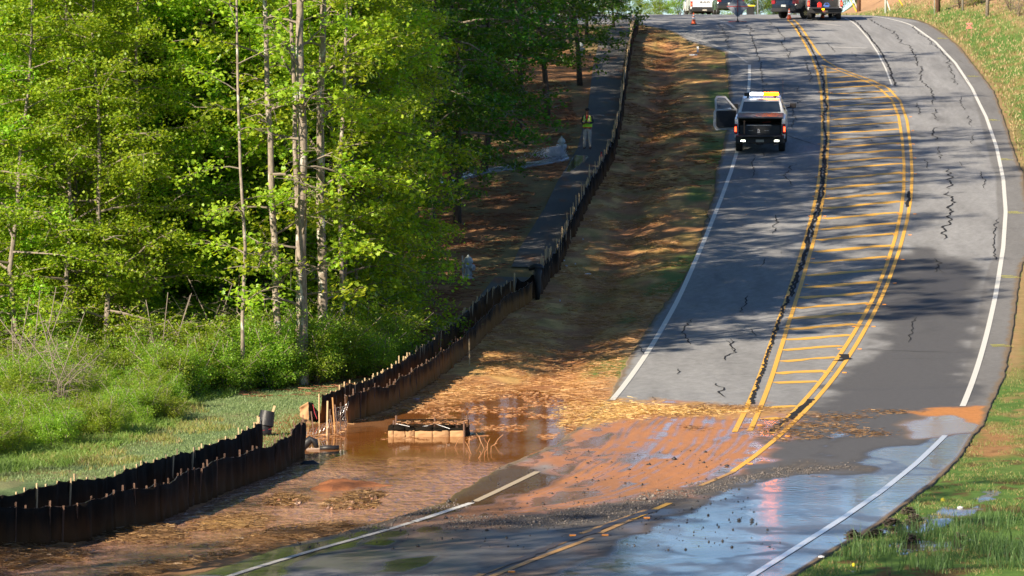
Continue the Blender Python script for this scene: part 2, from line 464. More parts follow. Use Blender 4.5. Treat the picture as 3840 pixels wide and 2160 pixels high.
FILM = [G0(Z8((2270, 190), (1990, 255), (1830, 300), (1600, 350), (1400, 430), (1200, 475), (1440, 515), (1300, 548), (1000, 566), (700, 590), (430, 690), (250, 760), (100, 850), (-100, 900))
           + Z7((2400, 900), (2250, 960), (2150, 1010), (2000, 1080), (1850, 1160), (1700, 1240), (1480, 1308), (1400, 1400), (3600, 1500), (4300, 1300), (5300, 400), (5000, 190))),
        G0(Z7((-100, 1030), (200, 990), (560, 945), (480, 1000), (330, 1070), (150, 1110), (-100, 1140))), G0(Z7((150, 1300), (400, 1220), (600, 1160), (800, 1150), (600, 1230), (450, 1308))),
        G0(Z6((1300, 1330), (1700, 1220), (2100, 1110), (2576, 1000), (2800, 940), (2700, 1100), (2400, 1200), (2000, 1330))),
        G0(Z7((750, 790), (1000, 730), (1200, 670), (1420, 545), (1560, 560), (1520, 620), (1330, 690), (1280, 720), (1100, 750), (900, 790))),
        G0(Z8((1700, 200), (1850, 120), (2100, 100), (2290, 160), (2270, 230), (2000, 290), (1750, 300))),
        G0([(1560, 1965), (1640, 1890), (1850, 1758), (1905, 1738), (2040, 1762), (2130, 1792), (2060, 1832), (1900, 1872), (1750, 1930)]),
        G0(Z8((1010, 420), (1080, 340), (1200, 250), (1230, 260), (1140, 350), (1120, 420)))]
SCUM = G0([(2150, 1500), (2290, 1500), (2540, 1512), (2870, 1528), (3000, 1548), (2900, 1570), (2650, 1555), (2450, 1562), (2330, 1580), (2200, 1600), (2120, 1640), (2080, 1600), (2110, 1540)])
CLAY_E = G0(Z8((1650, 100), (2000, 60), (2330, 50), (2310, 130), (2250, 190), (2080, 130), (1800, 120)))
GRAV = [G0(Z8((-200, 720), (100, 650), (500, 570), (800, 500), (1000, 470), (1200, 480), (1440, 512), (1250, 545), (900, 560), (600, 610), (350, 690), (0, 760))),
        G0(Z7((500, 945), (900, 880), (1400, 840), (1900, 760), (2400, 680), (2576, 720), (2400, 800), (2000, 900), (1600, 960), (1100, 970), (600, 960))),
        G0(Z7((0, 990), (500, 830), (800, 780), (900, 800), (600, 880), (300, 960), (0, 1030))),
        G0(Z7((1700, 1300), (2000, 1210), (2200, 1130), (2400, 1130), (2300, 1230), (2000, 1308)))]
TRACKS = [G0(Z7((2240, 40), (2090, 190), (2040, 300), (1900, 450), (1720, 570), (1480, 670), (1200, 750), (800, 860))), G0(Z7((2430, 60), (2250, 230), (2140, 380), (2000, 500), (1800, 600))),
          G0(Z8((430, 60), (380, 200), (280, 360), (100, 520), (-150, 660), (-500, 760))), G0(Z8((580, 190), (450, 350), (300, 480), (80, 600), (-200, 690))), G0(Z8((250, 120), (160, 330), (0, 470), (-250, 620))), G0(Z7((2576, 100), (2480, 260), (2350, 420), (2150, 560), (1850, 680))), G0(Z7((1500, 150), (1400, 260), (1300, 330), (1210, 400))), G0(Z7((2576, 480), (2300, 620), (2000, 720), (1600, 800), (1200, 850)))]

def paint_road(X, Y):
    n = len(X)
    a = fbm(X * .5, Y * .15, 101, 4); b = fbm(X * 2.2, Y * .2, 102, 3)
    base = .275 + .07 * (a - .5) + .07 * (b - .5) + .09 * (fbm(X * 6, Y * 3, 104, 3) - .5) - .05 * sstep(.6, .75, fbm(X * .9, Y * .12, 105, 4))
    q = (X - xl(Y)) / np.maximum(xr(Y) - xl(Y), 1)
    lane = .5 + .5 * np.cos((q * (xr(Y) - xl(Y)) - 1.0) * 2 * math.pi / 1.8)
    base = base * (1 - .05 * lane)
    col = np.stack([base * .99, base, base * 1.02], 1)
    wet = np.zeros(n)
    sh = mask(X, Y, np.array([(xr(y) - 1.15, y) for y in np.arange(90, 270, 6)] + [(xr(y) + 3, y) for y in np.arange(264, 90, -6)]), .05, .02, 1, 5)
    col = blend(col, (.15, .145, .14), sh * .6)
    st = sstep(-.9, 0, -(X - xl(Y))) * .0
    m = mask(X, Y, DAMP_R, .35, .75, .35, 11, 1.1)
    col = blend(col, (.105, .104, .106), m); wet = np.maximum(wet, m * (.34 + .30 * sstep(92, 83, Y) * (.35 + .65 * sstep(.38, .55, fbm(X * .8, Y * .25, 107, 4)))))
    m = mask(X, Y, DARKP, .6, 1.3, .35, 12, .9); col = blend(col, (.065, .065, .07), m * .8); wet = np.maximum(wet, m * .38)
    # orange clay film
    m = mask(X, Y, MUD_R, .35, .85, .35, 13, 1.3) * (.82 + .18 * sstep(.3, .5, fbm(X * 5, Y * 1.2, 17, 3)))
    cl = np.array((.40, .185, .10))[None] * (.8 + .5 * fbm(X * 3, Y * .6, 14, 4))[:, None]
    col = col * (1 - m[:, None]) + cl * m[:, None]
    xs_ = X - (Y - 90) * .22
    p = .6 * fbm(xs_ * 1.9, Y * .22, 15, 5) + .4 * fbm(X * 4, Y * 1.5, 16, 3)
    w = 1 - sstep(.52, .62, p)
    wet = wet * (1 - m) + m * (.30 + .70 * w); col = blend(col, (.33, .185, .145), m * w * .85)  # thin wet silt, tinted pinkish with the sky's reflection painted into its colour
    d = sstep(.42, .34, p) * m
    col = blend(col, (.15, .10, .055), d * .75)
    # tyre tracks of thicker clay
    for k, T in enumerate(TRACKS):
        dd = dist_line(X, Y, T); t = sstep(.36, .16, dd + (fbm(X * 3, Y * .5, 30 + k, 3) - .5) * .25)
        gr = .5 + .5 * np.sin(dd * 24 + 5 * fbm(X * 1, Y * .3, 33 + k, 2))
        t = t * (.25 + .75 * gr) * sstep(.30, .50, fbm(X * .9, Y * .3, 37 + k, 3) + .12)
        mm = sstep(-.8, .1, sdf(X, Y, MUD_R, .35)) * t
        col = blend(col, (.47, .21, .095), mm * .95); wet = wet * (1 - mm) + .05 * mm
    # dark sludge / gravel drifts
    for k, P in enumerate(GRAV):
        m = mask(X, Y, P, .25, .5, .35, 50 + k, 1.5)
        sp = fbm(X * 16, Y * 9, 55, 2); m = m * .8
        col = blend(col, (.10, .085, .072), m * sstep(.35, .6, sp)); col = blend(col, (.22, .19, .165), m * sstep(.6, .75, sp) * .6); wet = wet * (1 - m * .7)
    # brown stain under the foreground lanes
    m = sstep(.45, .62, fbm(X * .7, Y * .22, 70, 4)) * sstep(100, 86, Y) * sstep(4.5, 0, X)
    col = blend(col, (.19, .115, .07), m * .6)
    # sheet of clear water
    for k, P in enumerate(FILM):
        m = mask(X, Y, P, .22, .38, .35, 80 + k, 1.0)
        fl = fbm((X + .3 * Y) * .7, (Y - .4 * X) * .35, 90 + k, 5)
        if k == 0: m = m * (1 - .20 * sstep(.50, .60, fl) * (1 - sstep(.66, .70, fl)))
        thin = sstep(.40, .60, fbm(X * .9, Y * .5, 190 + k, 4))
        if k == 5: col = blend(col, (.34, .22, .13), m * .7)
        elif k in (4, 6): col = blend(col, (.15, .085, .05), m * .8)
        else: col = blend(col, (.05, .052, .055), m * .75)
        wet = np.where(m > .02, np.maximum(wet * (1 - m), m * (1 - .14 * thin)), wet)
    m = mask(X, Y, SCUM, .3, .8, .35, 97, 2.2) * (.6 + .4 * sstep(.4, .6, fbm(X * 7, Y * 2, 98, 3))); col = blend(col, (.46, .27, .11), m * .9); wet = wet * (1 - m)
    m = mask(X, Y, CLAY_E, .1, .3, .35, 95, 2); col = blend(col, (.50, .22, .08), m); wet *= (1 - m)
    # dust and straw washed along the dry line
    Yl = np.interp(X, [2.3, 4.0, 6, 8, 10, 13], [0, 0, 0, 0, 0, 0])
    u, v = proj(X, Y, zroad(X, Y))
    wet = wet * sstep(.0, .14, xr(Y) - X); fr = sstep(.20, .06, np.minimum(xr(Y) - X, X - xl(Y)) + (fbm(X * 6, Y * 2, 106, 2) - .5) * .2); col = blend(col, (.21, .155, .10), fr * .9)
    return col, np.clip(wet, 0, 1)

def paint_ground(X, Y):
    n = len(X)
    inl = xl(Y) - X; inr = X - xr(Y)
    a = fbm(X * .35, Y * .16, 201, 5); b = fbm(X * 1.4, Y * .8, 202, 5); c = fbm(X * 5, Y * 2.5, 203, 4)
    col = np.tile(C(*TURF), (n, 1)) * (.7 + .6 * b)[:, None]
    wet = np.zeros(n)
    # verge of clay and straw between road and fence
    fx = np.interp(Y, *(lambda P: (P[:, 1], P[:, 0]))(np.vstack([FA_FRONT, FB_FRONT, FB_UP])[np.argsort(np.vstack([FA_FRONT, FB_FRONT, FB_UP])[:, 1])]))
    verge = (inl > 0) & (X > fx) & (Y < 275)
    vc = np.tile(C(*STRAW), (n, 1)) * (.72 + .5 * c)[:, None]
    vc = blend(vc, (.36, .17, .085), sstep(.42, .6, b) * .8)
    dd = dist_line(X, Y, DITCH)
    vc = blend(vc, (.38, .17, .085), sstep(.9, .2, dd + (c - .5)) * .8)
    green = sstep(.50, .68, fbm(X * 1.3, Y * .5, 205, 5)) * sstep(122, 135, Y) * .5
    vc = blend(vc, (.17, .17, .05), green)
    vc = blend(vc, (.40, .25, .15), sstep(1.6, .2, inl) * sstep(150, 115, Y) * .7)
    edge = sstep(.9, .35, np.abs(inl - .45)) * sstep(.5, .62, fbm(X * .3, Y * .25, 207, 3)) * sstep(112, 116, Y)
    vc = blend(vc, (.10, .19, .05), edge * .85)
    low = sstep(116, 106, Y)
    vc = blend(vc, (.40, .205, .085), low * .55 * sstep(.4, .6, c))
    nearw = sstep(96, 88, Y)
    vc = blend(vc, (.22, .13, .065), nearw * .75)
    vc = blend(vc, (.13, .15, .05), nearw * sstep(.5, .62, b) * .7)
    col = np.where(verge[:, None], vc, col)
    # behind the fence: mown grass low down, pine straw and thin turf further up
    back = (X <= fx) & (Y < 330)
    bc = np.tile(C(*MOWN), (n, 1)) * (.8 + .4 * c)[:, None]
    bc = blend(bc, (.26, .22, .12), sstep(.45, .7, b) * .5)
    up = sstep(109, 117, Y + (b - .5) * 8)
    pc = np.tile(C(.30, .155, .075), (n, 1)) * (.7 + .6 * c)[:, None]
    pc = blend(pc, (.23, .19, .09), sstep(.42, .6, fbm(X * .5, Y * .16, 208, 4)) * sstep(125, 145, Y) * .9)
    bc = bc * (1 - up[:, None]) + pc * up[:, None]
    wild = mask(X, Y, G0(DS((-200, 1260), (0, 1215), (160, 1185), (330, 1130), (470, 1090), (480, 1060), (450, 1030), (500, 1010), (600, 990), (760, 965), (900, 935), (1000, 890), (1050, 800), (900, 700), (-200, 700))), .3, .6, .35, 210)
    bc = blend(bc, (.13, .14, .045), wild * .8)
    bc = blend(bc, (.30, .13, .06), wild * sstep(.6, .7, b) * .8)
    sp = mask(X, Y, G0(DS((640, 1090), (700, 1050), (760, 1040), (780, 1080), (700, 1110), (560, 1115))), .3, .5, .35, 211); bc = blend(bc, (.38, .18, .08), sp * .8)
    col = np.where(back[:, None], bc, col)
    # stream from the hydrant, soaked ground
    wl = G0(Z2((1690, 1190), (1600, 1215), (1450, 1235), (1250, 1265), (1050, 1290), (900, 1330), (700, 1400)))
    dw = dist_line(X, Y, wl); m = sstep(.55, .2, dw * .7 + (fbm(X * 2, Y * .8, 212, 3) - .5) * .5) * (Y > 120)
    col = blend(col, (.12, .11, .11), m * .8); wet = np.maximum(wet, m * .9)
    # right bank
    r = (inr > 0) & (Y < 420)
    rc = np.tile(C(.10, .18, .04), (n, 1)) * (.7 + .6 * c)[:, None]
    rc = blend(rc, (.33, .20, .095), sstep(.5, .68, b) * .7 * sstep(84, 100, Y))
    rc = blend(rc, (.42, .25, .15), sstep(3.0, 6.5, inr + (b - .5) * 4) * sstep(160, 215, Y) * .9)
    rc = blend(rc, (.40, .24, .13), sstep(.8, .1, inr + (b - .5) * .8) * sstep(110, 118, Y) * .7)
    pm = mask(X, Y, G0(Z8((2230, 200), (2330, 170), (2576, 330), (2576, 420), (2300, 440), (2130, 420), (2200, 300))), .3, .5, .35, 213, 2)
    rc = blend(rc, (.36, .18, .085), pm * .85)
    bogs = [G0(Z8((1750, 880), (1850, 830), (2150, 820), (2350, 690), (2250, 850), (2100, 900), (1800, 990), (1550, 985), (1500, 970), (1700, 930))), G0(Z8((1650, 1080), (1800, 1060), (2150, 1060), (2150, 1120), (1700, 1150))), G0(Z8((1300, 1230), (1400, 1200), (1420, 1260), (1310, 1290)))]
    for k, P in enumerate(bogs):
        m = mask(X, Y, P, .05, .35, .35, 220 + k, 2.5); rc = blend(rc, (.06, .05, .04), m); wet = np.where(r, np.maximum(wet, m), wet)
    rc = blend(rc, (.13, .07, .035), sstep(.60, .70, fbm(X * 2.2, Y * 1.2, 223, 4)) * sstep(98, 92, Y) * .8)
    col = np.where(r[:, None], rc, col)
    # banks round the flood water: soaked clay
    m = (X > -16) & (X < 6) & (Y > 60) & (Y < 118)
    s = np.full(n, -9.0)
    s[m] = np.maximum(sdf(X[m], Y[m], POOL, .35), sdf(X[m], Y[m], STREAM, .35))
    bk = sstep(-1.4, -.2, s) * (inl > 0) * (X > fx - 1.5)
    col = blend(col, (.30, .13, .055), bk * .75)
    wet = np.maximum(wet, .45 * bk * sstep(-.6, -.1, s))
    cole = [(.42, .16, .07), (.30, .16, .09), (.36, .22, .12), (.40, .25, .12), (.42, .17, .07), (.42, .26, .10), (.17, .10, .045), (.16, .10, .045), (.13, .07, .035), (.13, .08, .04)]
    if m.any():
        for k, P in enumerate(_wet_isles):
            si = sdf(X[m], Y[m], P, .3); f = np.zeros(n); f[m] = sstep(-.25, .1, si)
            col = blend(col, cole[k], f * (.6 + .4 * c)); wet = wet * (1 - f * .8)
    far = Y > 330
    col = np.where(far[:, None], C(.08, .12, .035)[None] * (.7 + .6 * b)[:, None], col)
    return np.clip(col, 0, 1), np.clip(wet, 0, 1)

def grid(xs, ys, name):
    nx = xs.shape[1]; ny = len(ys)
    i = np.arange(ny - 1)[:, None] * nx + np.arange(nx - 1)[None]
    return np.stack([i, i + 1, i + nx + 1, i + nx], -1).reshape(-1, 4)
def steps(y0, y1, k, ref=90.0, mx=9):
    out = [y0]
    while out[-1] < y1: out.append(out[-1] + min(mx, k * (out[-1] / ref) ** 2))
    return np.array(out)

# ground: one sheet to the horizon, fine where the picture sees it closely
ys = np.concatenate([np.array([-150, -90, -50, -20, 0, 15, 28, 38, 46, 52, 57, 61]), steps(64, 335, .20), np.array([340, 347, 356, 368, 385, 410, 450, 520, 640, 850, 1200])])
t = np.concatenate([-np.array([60, 30, 15, 8, 5, 3.4, 2.5, 1.9, 1.5, 1.25, 1.1]), np.linspace(-1, 1, 400), np.array([1.1, 1.25, 1.5, 1.9, 2.5, 3.4, 5, 8, 15, 30, 60])])
XX = t[None] * (np.clip(ys, 40, 400)[:, None] * .125 + 1.5); YY = np.repeat(ys[:, None], len(t), 1)
X = XX.ravel(); Y = YY.ravel()
ZG = H(X, Y)
under = (X > xl(Y) + .6) & (X < xr(Y) - .6) & (Y > ROAD_Y0) & (Y < ROAD_Y1)
ZG = np.where(under, ZG - .04, ZG)
cg, wg = paint_ground(X, Y)
ground = link('ground', npmesh('ground', np.stack([X, Y, ZG], 1), grid(XX, ys, 'g'), M_GROUND, True, {'col': ('FLOAT_COLOR', np.hstack([cg, np.ones((len(X), 1))])), 'wet': ('FLOAT', wg)}))
tag(ground, kind='structure')

# road
ys = np.concatenate([steps(52, 66, .8), steps(66.3, 297, .20)])
q = np.linspace(0, 1, 230)
XL = np.maximum(xl(ys), -60)[:, None]; XR = xr(ys)[:, None]
wob = (fbm(ys * 1.1, ys * 0, 301, 3) - .5)[:, None] * .16
XX = (XL + wob) * (1 - q[None]) + (XR + wob * .6) * q[None]; YY = np.repeat(ys[:, None], len(q), 1)
X = XX.ravel(); Y = YY.ravel()
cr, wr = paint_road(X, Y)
zr = zroad(X, Y) + .006 * (fbm(X * .8, Y * .3, 302, 2) - .5)
V = np.stack([X, Y, zr], 1); F = grid(XX, ys, 'r')
nx = len(q); n0 = len(V)
sk = np.concatenate([V[::nx] - [0.02, 0, .08], V[nx - 1::nx] - [-.02, 0, .08]]); V = np.vstack([V, sk])
m_ = len(ys); a = np.arange(m_ - 1)
F = np.vstack([F, np.stack([n0 + a, a * nx, (a + 1) * nx, n0 + a + 1], 1), np.stack([a * nx + nx - 1, n0 + m_ + a, n0 + m_ + a + 1, (a + 1) * nx + nx - 1], 1)])
cr = np.vstack([cr, np.full((2 * m_, 3), .2)]); wr = np.concatenate([wr, np.zeros(2 * m_)])
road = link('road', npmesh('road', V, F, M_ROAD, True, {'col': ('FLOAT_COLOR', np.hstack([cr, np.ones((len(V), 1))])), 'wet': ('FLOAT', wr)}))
tag(road, kind='structure')

# cycle path behind the fence (in two pieces, buried by a slump between them)
def ribbon(name, A, B, step, n, dz, material, colf, kind='structure', edge=True):
    m = max(2, int(np.hypot(*(A[-1] - A[0])) / step)); tt = np.linspace(0, 1, m)
    def par(P):
        s = np.concatenate([[0], np.cumsum(np.hypot(*(P[1:] - P[:-1]).T))]); s /= s[-1]
        return np.stack([np.interp(tt, s, P[:, 0]), np.interp(tt, s, P[:, 1])], 1)
    A = par(A); B = par(B); qq = np.linspace(0, 1, n)
    P = A[:, None] * (1 - qq[None, :, None]) + B[:, None] * qq[None, :, None]
    X = P[..., 0].ravel(); Y = P[..., 1].ravel(); Z = H(X, Y, False) + dz
    c, w = colf(X, Y)
    i = np.arange(m - 1)[:, None] * n + np.arange(n - 1)[None]
    F = np.stack([i, i + 1, i + n + 1, i + n], -1).reshape(-1, 4)
    o = link(name, npmesh(name, np.stack([X, Y, Z], 1), F, material, True, {'col': ('FLOAT_COLOR', np.hstack([c, np.ones((len(X), 1))])), 'wet': ('FLOAT', w)}))
    return tag(o, kind=kind)
PUD = G0([(2160, 585), (2215, 590), (2190, 615), (2150, 640), (2118, 662), (2122, 640), (2140, 610)])
def path_col(X, Y):
    b = .125 + .05 * fbm(X * .9, Y * .5, 401, 4); c = np.stack([b, b * .97, b * .93], 1)
    c = blend(c, (.26, .13, .07), sstep(.62, .75, fbm(X * 1.5, Y * .6, 402, 4)) * .7)
    m = mask(X, Y, PUD, .06, .12, .5, 403, 2); c = blend(c, (.05, .05, .055), m)
    return c, m
P0 = G0(Z2((2050, 170), (1940, 340), (1900, 500), (1860, 830), (1780, 1130), (1620, 1400)) + Z4((1540, 120), (1340, 440), (1285, 575)))
P1 = P0 + np.array([1.0, 0.0]); wv = np.interp(P0[:, 1], [100, 150, 180, 300], [1.45, 1.5, 1.55, 1.7]); P1 = P0 + np.stack([wv, -.12 * wv], 1)
ribbon('path', P0, P1, .8, 14, .05, M_PATH, path_col)
Q0 = G0(Z4((1160, 650), (950, 900), (700, 1100), (440, 1260), (300, 1340)))
Q1 = Q0 + np.array([1.35, -.15])
ribbon('path', Q0, Q1, .5, 12, .05, M_PATH, path_col)

# flood water: a thin sheet that follows the water level; the clay bed rises through it as shoals
m = bpy.data.materials.new('silty_water'); N = NT(m)
N.b.inputs['Roughness'].default_value = .06; N.b.inputs['IOR'].default_value = 1.33; SPI = N.b.inputs['Specular IOR Level']
gco = N.n('ShaderNodeNewGeometry').outputs['Position']
sw = N.noise(.55, 5, gco, .6, (1, .45, 1)); cat = N.n('ShaderNodeAttribute', attribute_name='flow').outputs['Fac']
c1 = N.mixc(N.ramp(sw, .42, .60), (.21, .072, .015), (.30, .135, .055))
c2 = N.mixc(N.ramp(sw, .35, .65), (.27, .145, .085), (.40, .22, .15))
N.l(N.mixc(cat, c1, c2), N.b.inputs['Base Color'])
r1 = N.noise(3.2, 3, gco, .5, (1, .7, 1)); r2 = N.noise(9, 2, gco, .5, (1, .9, 1))
N.l(N.ramp(cat, 0, 1, .10, .5), SPI)
hh = N.math('ADD', r1, N.math('MULTIPLY', r2, .45))
bp = N.n('ShaderNodeBump'); bp.inputs['Distance'].default_value = .13
N.l(hh, bp.inputs['Height']); N.l(N.ramp(cat, 0, 1, .02, .95), bp.inputs['Strength']); N.l(bp.outputs['Normal'], N.b.inputs['Normal'])
M_WATER = m
ys = steps(64, 113, .22); xs = np.linspace(-13.5, 4.5, 260)
XX = np.repeat(xs[None], len(ys), 0); YY = np.repeat(ys[:, None], len(xs), 1); X = XX.ravel(); Y = YY.ravel()
s = np.maximum(sdf(X, Y, POOL, .35), sdf(X, Y, STREAM, .35))
keep = (s > -.45)
Fm = grid(XX, ys, 'w'); Fm = Fm[keep[Fm].all(1)]
flow = np.clip(sstep(91, 86, Y + (X + 3) * .35 + (fbm(X * .5, Y * .2, 5, 3) - .5) * 6), 0, 1)
used = np.unique(Fm); remap = np.full(len(X), -1); remap[used] = np.arange(len(used))
rip = (fbm(X * 2.2, Y * 1.4, 501, 3) - .5) * .03 * flow
flood = link('flood_water', npmesh('flood_water', np.stack([X, Y, W(X, Y) + rip], 1)[used], remap[Fm], M_WATER, True, {'flow': ('FLOAT', flow[used])}))
tag(flood, kind='structure')

# ------------------------------------------------------------------ painted lines, seams, studs (children of the road)
def worn_paint(name, c, rough=.6):
    m = mat(name, c, rough); N = NT(m)
    p = N.n('ShaderNodeNewGeometry').outputs['Position']
    f = N.noise(14, 5, p, .7, (1, .5, 1)); N.l(N.mixc(N.ramp(f, .60, .70), c, tuple(q * .45 + .06 for q in c)), N.b.inputs['Base Color'])
    return m
M_WHITE = worn_paint('white_road_paint', (.66, .65, .60)); M_YEL = worn_paint('yellow_road_paint', (.80, .43, .045)); M_WHITE_OLD = worn_paint('faded_white_paint', (.42, .41, .39))
M_YEL_MUD = worn_paint('muddy_yellow_paint', (.46, .26, .08))
M_TAR = mat('crack_sealer', (.028, .028, .030), .85, spec=.1)
def strip(name, P, w, material, dz=.006, jag=0, step=1.0, seed=0, taper=False, wet=False):
    P = resample(smooth(P, 2), step); d = np.gradient(P, axis=0); d /= np.maximum(np.hypot(*d.T)[:, None], 1e-9)
    nrm = np.stack([d[:, 1], -d[:, 0]], 1)
    n = len(P); r = np.random.default_rng(seed)
    wa = np.full(n, w / 2); wb = np.full(n, w / 2)
    if jag:
        off = np.cumsum(r.normal(0, jag, n)); off -= np.linspace(off[0], off[-1], n); off = np.clip(off, -jag * 3, jag * 3) + r.normal(0, jag * .8, n)
        P = P + nrm * off[:, None]; wa = np.abs(w / 2 * (.5 + r.random(n) * 1.1)); wb = np.abs(w / 2 * (.5 + r.random(n) * 1.1))
        if taper: e = np.minimum(1, np.minimum(np.arange(n), np.arange(n)[::-1]) / 3); wa *= e; wb *= e
    A = P - nrm * wa[:, None]; B = P + nrm * wb[:, None]
    V = np.empty((2 * n, 3)); V[0::2, :2] = A; V[1::2, :2] = B; V[:, 2] = zroad(V[:, 0], V[:, 1]) + dz + .004
    i = np.arange(n - 1) * 2
    me = npmesh(name, V, np.stack([i, i + 1, i + 3, i + 2], 1), material)
    return link(name, me, road)
L1 = G0(Z1((990, 138), (1060, 210), (1110, 300), (1160, 390), (1195, 470), (1225, 600), (1233, 760), (1225, 1000), (1205, 1230)) + Z5((1015, 20), (985, 170), (930, 330), (870, 570), (790, 800), (700, 1000), (640, 1200), (580, 1430)) + Z8((480, 140), (425, 250)))
L2 = G0(Z1((1240, 455), (1255, 600), (1272, 760), (1265, 1000), (1248, 1230)) + Z5((1070, 20), (1045, 170), (985, 400), (920, 620), (860, 800), (790, 1000), (720, 1230), (665, 1440)) + Z8((600, 110), (540, 240)))
R0 = G0(Z1((1030, 138), (1100, 210), (1150, 290), (1190, 360), (1235, 425), (1300, 452), (1400, 490), (1560, 545), (1700, 580), (1765, 650), (1800, 800), (1825, 1000), (1832, 1250)) + Z5((1735, 20), (1705, 200), (1640, 480), (1560, 680), (1440, 920), (1290, 1200), (1120, 1440)) + Z8((900, 150), (750, 290), (540, 470), (410, 545)))
R1 = G0(Z1((1215, 440), (1260, 455), (1350, 480), (1500, 545), (1640, 592), (1710, 650), (1745, 760), (1765, 960), (1778, 1150)) + Z5((1680, 0), (1655, 150), (1620, 330), (1540, 590), (1440, 820), (1320, 1020), (1180, 1240), (1050, 1430)) + Z8((820, 150), (700, 260)))
for P in (L1, L2, R0, R1): strip('yellow_line', P, .125, M_YEL)
strip('yellow_line', G0(Z8((420, 545), (300, 600), (170, 650))), .11, M_YEL_MUD)
strip('yellow_line', G0(Z7((2230, 832), (1980, 925), (1740, 1008))), .12, M_YEL_MUD); strip('yellow_line', G0(Z7((1690, 1040), (1450, 1130), (1200, 1235), (930, 1330), (700, 1440))), .12, M_YEL_MUD)
strip('yellow_line', G0(Z7((2400, 780), (2240, 850), (2120, 900))), .13, M_YEL); strip('yellow_line', G0(Z7((2110, 905), (1990, 955), (1880, 1005))), .12, M_YEL_MUD)
strip('yellow_line', G0(Z7((1820, 1042), (1600, 1120), (1400, 1200), (1080, 1318), (900, 1400))), .12, M_YEL_MUD)
wl = G0(Z1((735, 440), (736, 560), (735, 650), (700, 860), (655, 1030), (610, 1160)) + Z5((325, 0), (170, 350), (0, 740)) + Z4((2400, 1080), (2150, 1430)) + DS((1540, 1010)))
strip('white_edge_line', wl, .15, M_WHITE)
strip('white_edge_line', G0(Z1((720, 425), (692, 380), (590, 340), (470, 290), (290, 240))), .12, M_WHITE_OLD)
strip('white_edge_line', G0(Z7((1420, 545), (1190, 660), (950, 770))), .14, worn_paint('muddy_white_paint', (.44, .36, .24))); strip('white_edge_line', G0(Z7((930, 778), (720, 850), (500, 920))), .14, M_WHITE)
strip('white_edge_line', G0(Z7((480, 925), (380, 960), (0, 1075)) + Z6((2400, 1095), (1800, 1290), (1600, 1360))), .12, M_WHITE_OLD)
rl = G0(Z1((1500, 108), (1650, 118), (1850, 165), (2000, 285), (2130, 405), (2250, 600), (2340, 800), (2410, 1000), (2450, 1250)) + Z5((2460, 140), (2440, 400), (2360, 750), (2300, 1100), (2230, 1300), (2190, 1440)) + Z8((2120, 57)))
strip('white_edge_line', rl, .15, M_WHITE)
strip('white_edge_line', G0(Z8((1990, 275), (1800, 490), (1500, 720), (1200, 920), (900, 1100), (580, 1300), (400, 1420))), .13, worn_paint('wet_white_paint', (.58, .59, .60), .18))
tl = G0(Z1((1390, 125), (1490, 190), (1560, 260), (1620, 350), (1680, 470), (1712, 580)))
strip('white_lane_line', tl + [-.16, 0], .09, M_WHITE); strip('lane_seam', tl + [.0, 0], .09, M_TAR, .008, .02, .4, 3)
strip('white_arrow', G0(Z1((1280, 320), (1360, 322), (1522, 328))), .55, M_WHITE_OLD)
strip('white_arrow', G0(Z1((1180, 158), (1340, 176))), .35, M_WHITE_OLD)
strip('stop_line', G0(Z1((20, 145), (200, 128), (420, 118), (560, 112))), .45, M_WHITE_OLD)
strip('white_edge_line', G0(Z1((440, 125), (540, 142), (600, 165), (632, 190))), .2, M_WHITE_OLD)
HZ = [Z1(*p) for p in [((1250, 490), (1330, 487)), ((1265, 525), (1460, 515)), ((1270, 560), (1560, 545)), ((1275, 595), (1640, 575)), ((1280, 635), (1700, 615)), ((1285, 678), (1712, 652)), ((1285, 720), (1725, 690)), ((1285, 760), (1730, 735)),
      ((1285, 808), (1740, 775)), ((1285, 855), (1745, 825)), ((1280, 900), (1750, 872)), ((1275, 945), (1755, 912)), ((1270, 993), (1755, 962)), ((1268, 1043), (1760, 1010)), ((1262, 1093), (1765, 1058)), ((1258, 1145), (1768, 1100)), ((1252, 1207), (1770, 1160)), ((1245, 1275), (1775, 1220))]]
HZ += [Z5(*p) for p in [((1085, 60), (1655, 5)), ((1075, 132), (1655, 75)), ((1060, 208), (1640, 160)), ((1035, 290), (1630, 238)), ((1015, 370), (1610, 318)), ((1000, 458), (1590, 408)), ((960, 543), (1560, 495)), ((935, 640), (1530, 590)), ((915, 728), (1490, 685)),
       ((885, 808), (1455, 765)), ((860, 885), (1415, 845)), ((830, 965), (1370, 920)), ((800, 1045), (1320, 1005)), ((780, 1125), (1265, 1085)), ((750, 1203), (1210, 1170)), ((735, 1287), (1155, 1253)), ((705, 1380), (1085, 1357)), ((690, 1449), (1030, 1440))]]
HZ += [Z8((700, 70), (890, 52)), Z8((640, 152), (780, 142))]
for k, p in enumerate(HZ):
    P = G0(p); mid = (P[0] + P[1]) / 2 + [0, .12]
    strip('hatch_bar', np.array([P[0], mid, P[1]]), .45, M_YEL, .003, .008, .5, k)
